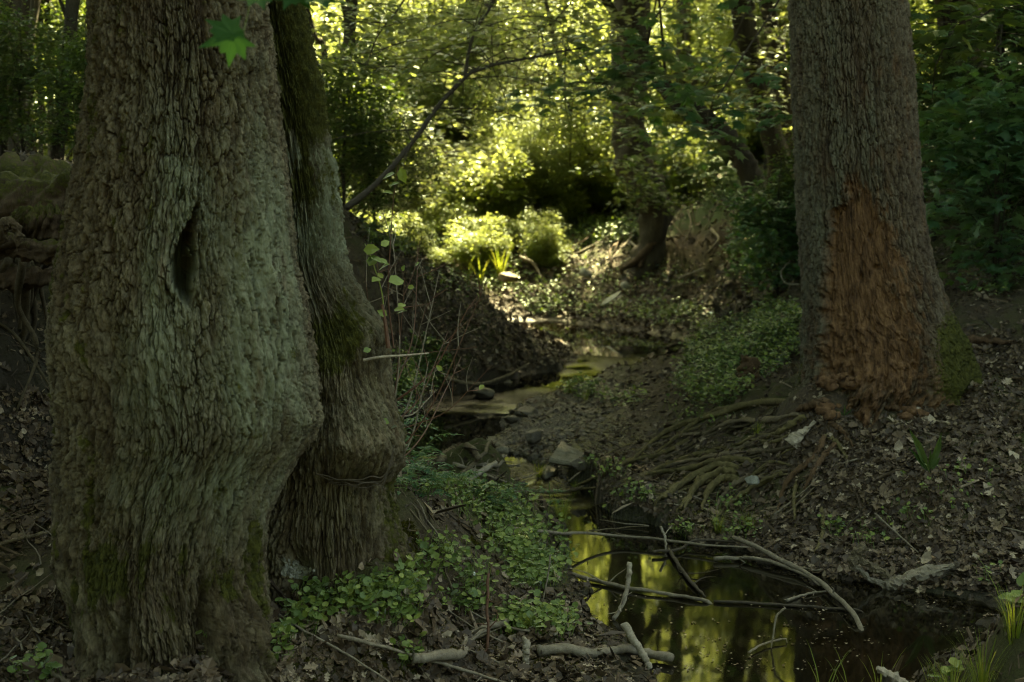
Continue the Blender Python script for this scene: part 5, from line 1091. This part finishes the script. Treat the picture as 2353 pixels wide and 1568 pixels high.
# ---- stones
def stone(name, px, py, wpx, hpx, Y, label, mat, seed, ang=0, flat=.5, sharp=0, tilt=0.0, sink=.3, depth=None):
    r = np.random.default_rng(seed); n, m = 26, 18; th = np.linspace(0, 2*np.pi, n, endpoint=False); ph = np.linspace(.02, np.pi-.02, m)
    T_, Ph = np.meshgrid(th, ph); D = np.stack([np.cos(T_)*np.sin(Ph), np.sin(T_)*np.sin(Ph), np.cos(Ph)], -1)
    rad = 1+.16*fbm(D[..., 0]*1.3+seed, D[..., 1]*1.3, D[..., 2]*1.3, 3, seed)
    V = D*rad[..., None]
    for k in range(7+sharp*5):
        nv = r.normal(size=3); nv /= np.linalg.norm(nv); dd = r.uniform(.40, .72) if sharp else r.uniform(.55, .82); e = V@nv-dd; V = V-np.maximum(e, 0)[..., None]*nv
    w, h = wpx/FP*Y/2, hpx/FP*Y/2; dp = depth or w*.8
    V = V*np.array([w, dp, h])*1.15; ca, sa = math.cos(ang), math.sin(ang); ct, st_ = math.cos(tilt), math.sin(tilt)
    V = V@np.array([[1, 0, 0], [0, ct, -st_], [0, st_, ct]]).T@np.array([[ca, 0, sa], [0, 1, 0], [-sa, 0, ca]]).T
    c = P(px, py, Y); V = V.reshape(-1, 3)+c; V += .006*fbm(V[:, 0]*40, V[:, 1]*40, V[:, 2]*40, 3, 5)[:, None]*[0, 0, 1]
    i = np.arange(m-1)[:, None]*n; j = np.arange(n)[None]; k = (j+1) % n; F = np.stack([i+n+j, i+n+k, i+k, i+j], -1).reshape(-1, 4)
    V2 = np.vstack([V, V[:n].mean(0), V[-n:].mean(0)]); q = np.arange(n); cap1 = np.stack([q, (q+1) % n, np.full(n, len(V))], -1); cap2 = np.stack([(m-1)*n+(q+1) % n, (m-1)*n+q, np.full(n, len(V)+1)], -1)
    o = mo(name, V2, [F, np.vstack([cap1, cap2])], mat, None, smooth=not sharp); return tag(o, label, 'stone' if mat is not M_PLASTIC else 'litter scrap')
stone('stone', 1222, 1003, 44, 34, 10.9, 'dark rounded rock at the water edge above the slabs', M_DSTONE, 4)
stone('stone', 1150, 1036, 34, 22, 10.2, 'small pale stone below the flat slab stone', M_STONE, 6)
stone('stone', 1330, 1070, 40, 26, 9.9, 'mossy stone under the crumpled bag', M_DSTONE, 7)
stone('stone', 1110, 905, 48, 26, 13.7, 'dark rock parting the bright riffle', M_DSTONE, 8)
stone('stone', 1210, 950, 50, 28, 12.4, 'wet rock on the shingle beside the pool', M_DSTONE, 9)
stone('stone', 1175, 965, 30, 20, 12.0, 'small wet rock at the shingle tip', M_DSTONE, 10)
stone('stone', 1235, 925, 46, 22, 13.2, 'low dark rock at the top of the shingle', M_DSTONE, 11)
stone('stone', 1505, 800, 40, 16, 17.2, 'dark stone in the far pool', M_DSTONE, 13)
stone('stone', 1170, 638, 44, 24, 21.4, 'rounded brown boulder on the far bank foot', M_ROOT, 14)
stone('white_stone', 1731, 1101, 38, 22, 8.85, 'pale angular stone in the roots', M_PLASTIC, 15, sharp=1)
stone('plastic_scrap', 1345, 628, 34, 22, 21.0, 'white crumpled scrap on the far bank', M_PLASTIC, 16, .5)
stone('plastic_scrap', 1438, 658, 26, 18, 20.3, 'pale rumpled scrap above the long torn scrap', M_PLASTIC, 17)
stone('plastic_scrap', 1408, 684, 56, 10, 19.9, 'long torn white scrap on the far bank slope', M_PLASTIC, 18, -.6)
stone('plastic_bag', 1360, 1078, 36, 44, 10.0, 'crumpled dirty white bag caught beside the stones', M_PLASTIC, 19, .2, sharp=1)
stone('bottle_shard', 1455, 1366, 34, 16, 7.2, 'pale plastic piece half sunk behind the upright stick', M_PLASTIC, 20)
def slab(name, corners, zt, th, label, mat, seed, dY=None):
    r = np.random.default_rng(seed); c = np.array(corners, float); k = len(c); Y = (CAMZ-zt)*FP/(c[:, 1]-500) if dY is None else np.array(dY); top = P(c[:, 0], c[:, 1], Y); cen = top.mean(0)
    ring = lambda f, dz: np.concatenate([[cen+(top[i]*(1-t)+top[(i+1) % k]*t-cen)*f*(1+r.normal()*.012)+[0, 0, dz+r.normal()*.003] for t in np.linspace(0, 1, 5)[:-1]] for i in range(k)])
    rings = [ring(.55, .002), ring(.93, 0), ring(1, -.010), ring(1.03, -th*.6), ring(.95, -th)]; m = 4*k; V = np.vstack([cen]+rings); fs = [np.stack([np.zeros(m, int), 1+np.arange(m), 1+(np.arange(m)+1) % m], -1)]
    q = []; 
    for a in range(4): i = 1+a*m+np.arange(m); j = 1+a*m+(np.arange(m)+1) % m; q.append(np.stack([i, i+m, j+m, j], -1))
    tag(mo(name, V, [fs[0], np.concatenate(q)], mat), label, 'stone')
slab('flat_stone', [(1118, 1003), (1160, 998), (1201, 1001), (1205, 1017), (1165, 1022), (1122, 1020)], .13, .10, 'flat tan slab stone at the head of the stick jam', M_STONE, 1)
slab('slab_stone', [(1262, 1053), (1289, 1013), (1343, 1042), (1323, 1064)], .2, .04, 'tilted grey angular slab on the gravel', M_STONE, 2, [10.05, 10.35, 10.3, 10.0])
slab('stone', [(1201, 1037), (1226, 1028), (1262, 1031), (1268, 1041), (1235, 1052)], .12, .06, 'small brown stone between the two slabs', M_STONE, 3)
slab('flat_stone', [(1235, 1078), (1262, 1066), (1289, 1064), (1291, 1076), (1252, 1089)], .09, .05, 'low flat stone under the grey slab', M_STONE, 4)
# loose gravel of the shingle bar
def gravel():
    r = np.random.default_rng(93); n = 1500; a = r.uniform(0, 1, n); px = 1150+a*220+r.normal(size=n)*40; py = 1000-a*75+r.normal(size=n)*34; g = G(px, py, 9, 15); g = g[np.abs(g[:, 2]-zw(g[:, 1])) < .16]; k = len(g); g[:, 2] = height(g[:, 0], g[:, 1])
    D = np.array([[1, 0, 0], [.5, .8, .1], [-.4, .9, 0], [-1, 0, .1], [-.5, -.8, 0], [.5, -.8, 0], [.2, .1, .7], [-.3, -.1, .6]]); Fg = [[[0, 1, 6], [1, 2, 6], [2, 7, 6], [2, 3, 7], [3, 4, 7], [4, 5, 7], [5, 6, 7], [5, 0, 6]]]
    V, F = scatter(D, Fg, g, frames(r.normal(size=(k, 3))*.25+[0, 0, 1], None, r), r.uniform(.008, .04, k)); o = mo('gravel', V, F, M_DSTONE); tag(o, 'wet gravel of the bar between pool and roots', 'gravel', None, 'stuff')
gravel()

# ---- stumps and rotten wood
def stump(name, px0, py0, px1, py1, Y, w0, w1, label, mat, seed):
    a = P(px0, py0, Y); b = P(px1, py1, Y); a[2] -= .08; s = spline([a, (a+b)/2+[.01, 0, 0], b], 24); n = 20
    V, F = tube(s, np.linspace(w0, w1, 24)/2/FP*Y, n, .5, seed); V = V.reshape(24, n, 3); V[-6:] += (np.arange(6)/5.0)[:, None, None]*np.random.default_rng(seed).normal(size=(1, n, 1))*np.array([0, 0, .05])*Y/11
    V += .012*fbm(V[..., 0]*18, V[..., 1]*18, V[..., 2]*5, 3, seed)[..., None]
    o = mo(name, V.reshape(-1, 3), F, mat, None); tag(o, label, 'stump')
stump('broken_stump', 1706, 905, 1722, 828, 11.3, 52, 40, 'short tilted rotten stump on the green bank', M_ROT, 1)
stump('black_stump', 1668, 765, 1672, 716, 16.4, 58, 50, 'black jagged stump at the far pool edge', M_DTWIG, 2)
def rotten_log():
    root = empty('rotten_log', P(2120, 1340, 7.25), 'weathered hollow log end jutting over the black water', 'log')
    for nm, c, wd, m in [('log_body', [(2035, 1348), (2080, 1334), (2130, 1318), (2190, 1300)], [26, 34, 28, 12], M_TWIG), ('splinter', [(1975, 1285), (2010, 1305), (2045, 1325)], [14, 16, 12], M_ROOT), ('splinter', [(1965, 1300), (2000, 1330), (2040, 1345)], [10, 12, 10], M_TWIG),
                         ('splinter', [(1990, 1255), (1965, 1275), (1958, 1310)], [18, 22, 14], M_ROOT), ('splinter', [(2060, 1370), (2120, 1350), (2190, 1305), (2200, 1295)], [12, 18, 16, 8], M_DTWIG)]:
        c = np.array(c, float); p = P(c[:, 0], c[:, 1], np.full(len(c), 7.18)); s = spline(np.column_stack([p, np.array(wd)/2/FP*7.2]), 26); V, F = tube(s[:, :3], s[:, 3], 14, .4, wd[0]); V += .008*fbm(V[:, 0]*25, V[:, 1]*25, V[:, 2]*25, 3, 7)[:, None]; mo(nm, V, F, m, root)
rotten_log()
def splinter(name, c, w, Y, label, mat):
    c = np.array(c, float); p = P(c[:, 0], c[:, 1], np.full(len(c), Y)); s = spline(np.column_stack([p, np.array(w)/2/FP*Y]), 20); V, F = tube(s[:, :3], s[:, 3], 8, .5, 3); m = s[:, :3].mean(0); tag(mo(name, V, F, mat, None), label, 'wood')
splinter('pale_splinter', [(1818, 1022), (1836, 1000), (1856, 985), (1873, 968)], [34, 24, 10, 8], 8.85, 'bleached fan shaped wood splinter at the foot of the torn bark trunk', M_DRIFT)
splinter('pale_splinter', [(2210, 738), (2230, 720), (2262, 702)], [8, 18, 6], 10.8, 'long pale wood fragment past the torn bark trunk', M_DRIFT)
splinter('pale_splinter', [(2015, 1535), (2045, 1552), (2080, 1575)], [10, 22, 24], 5.0, 'pale broken wood end at the bottom edge', M_DRIFT)

# ---- fallen log and roots at the far side of the oak
def big_log():
    root = empty('fallen_log', P(80, 470, 6.6), 'thick mossy fallen log with roots beside the oak, over a black hollow', 'log')
    def seg(nm, c, wd, Y0, Y1, m, moss):
        c = np.array(c, float); Y = np.linspace(Y0, Y1, len(c)); p = P(c[:, 0], c[:, 1], Y); s = spline(np.column_stack([p, np.array(wd)/2/FP*Y.mean()]), 70)
        V, F = tube(s[:, :3], s[:, 3], 56, .35, wd[0]); d = fbm(V[:, 0]*4, V[:, 1]*9, V[:, 2]*9, 4, 5)+.4*fbm(V[:, 0]*12, V[:, 1]*40, V[:, 2]*40, 3, 9)
        cc = np.repeat(s[:, :3], 56, 0); nn = V-cc; nn /= np.linalg.norm(nn, axis=1)[:, None]+1e-6; V = V+nn*(.022*d)[:, None]
        k = len(V); mo(nm, V, F, M_BARKR, root, {'h': np.clip(.5+.5*d, 0, 1), 'moss': np.clip(moss+.3*nn[:, 2]+.2*d, 0, 1), 'bare': np.zeros(k)+.12, 'lich': np.zeros(k)}, True)
    seg('log_body', [(-900, 300), (-420, 420), (-120, 455), (40, 462), (190, 455), (330, 470)], [150, 140, 120, 112, 100, 80], 6.9, 6.6, M_BARKR, .42)
    seg('log_body', [(-1200, 480), (-300, 490), (60, 500), (300, 500)], [260, 270, 240, 200], 7.9, 7.7, M_BARKR, .3)  # extra overhang added behind the log to darken the hollow
    seg('burl', [(30, 500), (75, 515), (130, 518), (175, 500)], [30, 74, 66, 30], 6.35, 6.3, M_BARKR, .35)
    seg('root', [(-500, 500), (-120, 545), (20, 565), (90, 582), (170, 580), (240, 585)], [70, 60, 54, 48, 50, 60], 6.3, 6.2, M_BARKR, .2)
    seg('root', [(-60, 590), (-10, 560), (10, 520), (30, 512), (44, 545), (35, 580)], [26, 24, 22, 14, 10, 8], 6.1, 6.1, M_BARKR, .1)
    seg('root', [(-700, 640), (-300, 620), (-60, 630), (60, 640), (160, 625)], [120, 100, 80, 50, 40], 6.9, 6.8, M_BARKR, .1)
big_log()
def hollow_roots():
    r = np.random.default_rng(141); lg = bpy.data.objects['fallen_log']
    for i in range(16):
        x0 = r.uniform(-160, 150); c = np.array([(x0, 600+r.normal()*10), (x0+r.normal()*20, 700+r.normal()*25), (x0+r.normal()*40, 800+r.normal()*50), (x0+r.normal()*60, 900+r.normal()*60)]); Y = np.array([6.9, 7.2, 7.3, 7.2])+r.normal()*.15
        p = P(c[:, 0], c[:, 1], Y); V, F = tube(spline(p, 20), np.linspace(.02, .005, 20)*r.uniform(.4, 1.5), 7, .3, i); mo('root', V, F, M_ROOTD, lg, smooth=True)
hollow_roots()

# ---- red stemmed twig thicket on the burl
def thicket():
    r = np.random.default_rng(97); base = P(885, 1085, 5.6); root = empty('twig_thicket', base, 'bare reddish twigs with a few pale leaves, sprouting from the mossy trunk', 'shrub')
    st, red = [], []; lv = []
    tips = [(985, 830), (1030, 760), (1080, 700), (1010, 620), (960, 560), (1120, 640), (900, 520), (860, 560), (840, 640), (980, 690), (1060, 820), (1130, 840), (1000, 900), (930, 640), (905, 700), (880, 640), (1040, 560), (780, 880), (760, 800), (950, 760), (915, 800), (1090, 590), (870, 720), (1010, 980), (820, 900), (990, 520), (1150, 560)]
    for i, (x, y) in enumerate(tips[:14]):
        s0 = [(885, 1085), (895, 1000), (880, 930), (860, 1090), (895, 880)][i % 5]; Y = 5.4+.12*(i % 5); sx, sy = s0[0]+r.normal()*12, s0[1]+r.normal()*20
        c = np.array([(sx, sy), (sx*.6+x*.4+18, sy*.6+y*.4+20), (sx*.25+x*.75+10, sy*.25+y*.75+8), (x, y)]); p = P(c[:, 0], c[:, 1], Y+np.array([0, .1, .2, .3])*r.uniform(-1, 1.5)); s = spline(p, 18)
        (red if i % 3 else st).append(tube(s, np.linspace(.0045, .0012, 18)*r.uniform(.6, 1.2), 5))
        for q in range(4):
            k = r.integers(5, 17); e = s[k]+np.array([r.normal()*.08, r.normal()*.05, abs(r.normal())*.09+.02]); (st if q % 2 else red).append(tube(spline([s[k], (s[k]+e)/2+r.normal(size=3)*.008, e], 6), np.linspace(.002, .0007, 6), 4)); 
            if r.uniform() < .12: lv.append((e, .03))
    V, F = merge(red); mo('stem', V, F, M_RED, root); V, F = merge(st); mo('stem', V, F, M_TWIG, root)
    for x, y, z in [(835, 575, .06), (852, 590, .055), (865, 595, .05), (848, 612, .06), (870, 622, .055), (880, 640, .03), (893, 648, .075), (872, 640, .05), (905, 712, .045), (915, 705, .04), (890, 725, .04), (912, 722, .04), (875, 565, .04), (845, 600, .04), (735, 910, .05), (745, 935, .04), (765, 905, .03), (835, 808, .035), (895, 972, .05), (898, 985, .035), (920, 385, .06), (908, 398, .055), (895, 430, .04), (905, 445, .045), (918, 420, .04)]:
        q = P(x, y, 5.3); lv.append((q, z))
    s = P(np.array([838, 852, 862, 872, 880, 884]), np.array([560, 590, 620, 650, 690, 760]), np.full(6, 5.32)); V, F = tube(spline(s, 20), np.linspace(.0015, .003, 20), 5); mo('stem', V, F, M_IVY, root, {'rnd': np.full(len(V), .8)})
    s = P(np.array([915, 905, 897, 892, 905]), np.array([380, 450, 560, 680, 800]), np.full(5, 5.35)); V, F = tube(spline(s, 20), np.linspace(.0012, .003, 20), 5); mo('stem', V, F, M_RED, root)
    s = P(np.array([878, 884, 888, 892]), np.array([700, 735, 765, 800]), np.full(4, 5.3)); V, F = tube(spline(s, 12), np.linspace(.006, .009, 12), 7); mo('branch', V, F, M_RED, root)
    s = P(np.array([835, 880, 930, 985]), np.array([828, 820, 817, 812]), np.array([5.3, 5.3, 5.4, 5.5])); V, F = tube(spline(s, 12), np.linspace(.006, .003, 12), 7); mo('branch', V, F, M_DRIFT, root)
    pos = np.array([a for a, _ in lv]); k = len(pos); V, F = scatter(LEAF6[0]*np.array([1.25, 1, 1]), LEAF6[1], pos, frames(r.normal(size=(k, 3))*.5+[0, -.6, .8], r.normal(size=(k, 3))*[1, .3, .5]), np.array([b for _, b in lv])); mo('foliage', V, F, M_IVY, root, {'rnd': rep(r.uniform(.2, .9, k), 7)})
    # ring of old rootlets round the burl ledge
    for q in range(4):
        xx = np.linspace(725+q*10, 905, 8); yy = 1090+14*np.sin(np.linspace(0, 3.1, 8))+q*5+r.normal(size=8)*3; yy[-1] = 1060-q*12; p = P(xx, yy, 5.16-.03*np.sin(np.linspace(0, 3.1, 8))); V, F = tube(spline(p, 24), .0024-.0003*q, 5, .2); mo('rootlet', V, F, M_DTWIG, root)
thicket()

# ---- maple leaves hanging into the top of the picture
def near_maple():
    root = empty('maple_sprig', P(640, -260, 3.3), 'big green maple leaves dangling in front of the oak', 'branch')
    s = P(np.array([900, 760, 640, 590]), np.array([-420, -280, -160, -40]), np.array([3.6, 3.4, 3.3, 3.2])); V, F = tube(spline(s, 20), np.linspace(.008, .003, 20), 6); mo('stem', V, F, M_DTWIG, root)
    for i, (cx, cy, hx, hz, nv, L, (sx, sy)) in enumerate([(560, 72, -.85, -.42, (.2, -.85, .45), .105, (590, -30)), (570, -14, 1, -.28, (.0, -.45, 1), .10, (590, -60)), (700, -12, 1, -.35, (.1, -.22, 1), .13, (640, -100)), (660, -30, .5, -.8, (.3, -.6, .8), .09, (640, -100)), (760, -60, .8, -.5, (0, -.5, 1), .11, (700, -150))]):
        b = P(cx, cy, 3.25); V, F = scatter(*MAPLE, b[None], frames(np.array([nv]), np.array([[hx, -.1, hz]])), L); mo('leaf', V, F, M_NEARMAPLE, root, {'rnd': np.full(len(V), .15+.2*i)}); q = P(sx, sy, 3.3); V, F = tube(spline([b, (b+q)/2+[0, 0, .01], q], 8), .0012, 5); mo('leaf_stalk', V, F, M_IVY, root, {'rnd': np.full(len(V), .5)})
near_maple()
def round_leaf_plant(px, py, Y, label, seed, n=5, s=.05, h=.08):
    r = np.random.default_rng(seed); b = P(px, py, Y); b[2] = height(b[0], b[1]); root = empty('broadleaf_plant', b, label, 'plant')
    for i in range(n):
        t = b+np.array([r.normal()*.05, r.normal()*.04, h*r.uniform(.6, 1.3)]); V, F = scatter(*IVY, t[None], frames(r.normal(size=(1, 3))*.3+[0, -.3, 1], None, r), s*r.uniform(.7, 1.3)); V2, F2 = tube(spline([b, t], 5), .0015, 4); V3, F3 = merge([(V, F), (V2, F2)]); mo('leaf', V3, F3, M_IVY, root, {'rnd': np.full(len(V3), r.uniform(.5, 1))})
round_leaf_plant(2320, 1450, 5.3, 'pale round leaves glowing on the near mud corner', 1, 5, .085, .06)
round_leaf_plant(2190, 1500, 5.3, 'yellow green leafy sprig on the near mud corner', 2, 9, .04, .08)
round_leaf_plant(1690, 1500, 6.2, 'drooping pale green sprig in the dark water', 3, 12, .035, .12)
# floating specks on the water
def specks():
    r = np.random.default_rng(99); n = 900; px = r.uniform(1320, 2250, n); py = r.uniform(1380, 1568, n)+0; Y = (CAMZ)*FP/(py-500); p = P(px, py, Y); p[:, 2] = .003; d = stream_d(p[:, 0], p[:, 1]); dn = fbm(p[:, 0]*2.5, p[:, 1]*5, p[:, 0]*0, 2, 3); p = p[(d < -.02) & (dn > .05)]; k = len(p)
    V, F = scatter(*DEAD2, p, frames(r.normal(size=(k, 3))*.06+[0, 0, 1], None, r), r.uniform(.004, .02, k)); o = mo('floating_specks', V, F, M_DEAD, None, {'rnd': rep(r.uniform(.4, 1, k), 7)}); tag(o, 'tiny bits of leaf floating on the dark pool', 'debris', None, 'stuff')
specks()

def mush():
    r = np.random.default_rng(121); parts = []
    for i in range(46):
        px, py = r.uniform(1895, 2120), r.uniform(850, 960); g = G(px, py, 7, 11)[0]; p = P(px, py, min(g[1], 9.0)-.02) if py < 900 else g
        n, m = 14, 9; th = np.linspace(0, 2*np.pi, n, endpoint=False); ph = np.linspace(.05, np.pi-.05, m); T_, Ph = np.meshgrid(th, ph); D = np.stack([np.cos(T_)*np.sin(Ph), np.sin(T_)*np.sin(Ph), np.cos(Ph)], -1)
        D = D*(1+.5*fbm(D[..., 0]*2+i, D[..., 1]*2, D[..., 2]*2, 3, i))[..., None]*np.array([1.3, 1, .8])*r.uniform(.015, .05)
        ii = np.arange(m-1)[:, None]*n; j = np.arange(n)[None]; k = (j+1) % n; F = np.stack([ii+n+j, ii+n+k, ii+k, ii+j], -1).reshape(-1, 4); parts.append((D.reshape(-1, 3)+p, [F]))
    V, F = merge(parts); k = len(V); mo('rotten_crumble', V, F, M_BARKR, rt, {'h': np.full(k, .5), 'moss': np.full(k, .1), 'bare': np.full(k, .9), 'lich': np.zeros(k)}, True)
mush()

# moss: short bristling cushions on the near bank, the trunk foot and the old roots
def moss_cushions():
    r = np.random.default_rng(131); G_ = []
    for x, y, a, b, n in [(760, 1530, 200, 50, 9000), (1050, 1470, 160, 40, 4000), (560, 1560, 120, 20, 2500), (930, 1270, 34, 70, 3500), (1110, 1240, 30, 14, 1500), (1180, 1500, 200, 50, 4000), (1600, 1120, 70, 40, 1600), (1650, 1190, 120, 30, 2500)]:
        t = r.uniform(0, 2*np.pi, n); q = np.sqrt(r.uniform(0, 1, n)); G_.append(G(x+a*q*np.cos(t), y+b*q*np.sin(t), 3.5, 14))
    g = np.concatenate(G_); g = g[clear_of_water(g)]; dn = fbm(g[:, 0]*6, g[:, 1]*6, g[:, 2]*0, 3, 5); g = g[dn > -.05]; g[:, 2] = height(g[:, 0], g[:, 1]); k = len(g)
    tv = np.array([[-.12, 0, 0], [.12, 0, 0], [0, 1, .1]]); V, F = scatter(tv, [[[0, 1, 2]]], g, frames(r.normal(size=(k, 3))+[0, -1, .2], gnormal(g[:, 0], g[:, 1])+r.normal(size=(k, 3))*.45), r.uniform(.008, .022, k))
    o = mo('moss', V, F, M_MOSS, None, {'rnd': rep(r.uniform(0, 1, k), 3)}); tag(o, 'olive moss on the near banks and at the mossy trunk foot', 'moss', None, 'stuff')
M_MOSS = leaf_mat('moss', (.03, .032, .008), (.06, .062, .012), (.11, .10, .02), (.08, .09, .01), (.16, .15, .02), gloss=.05, trans=.3)
moss_cushions()
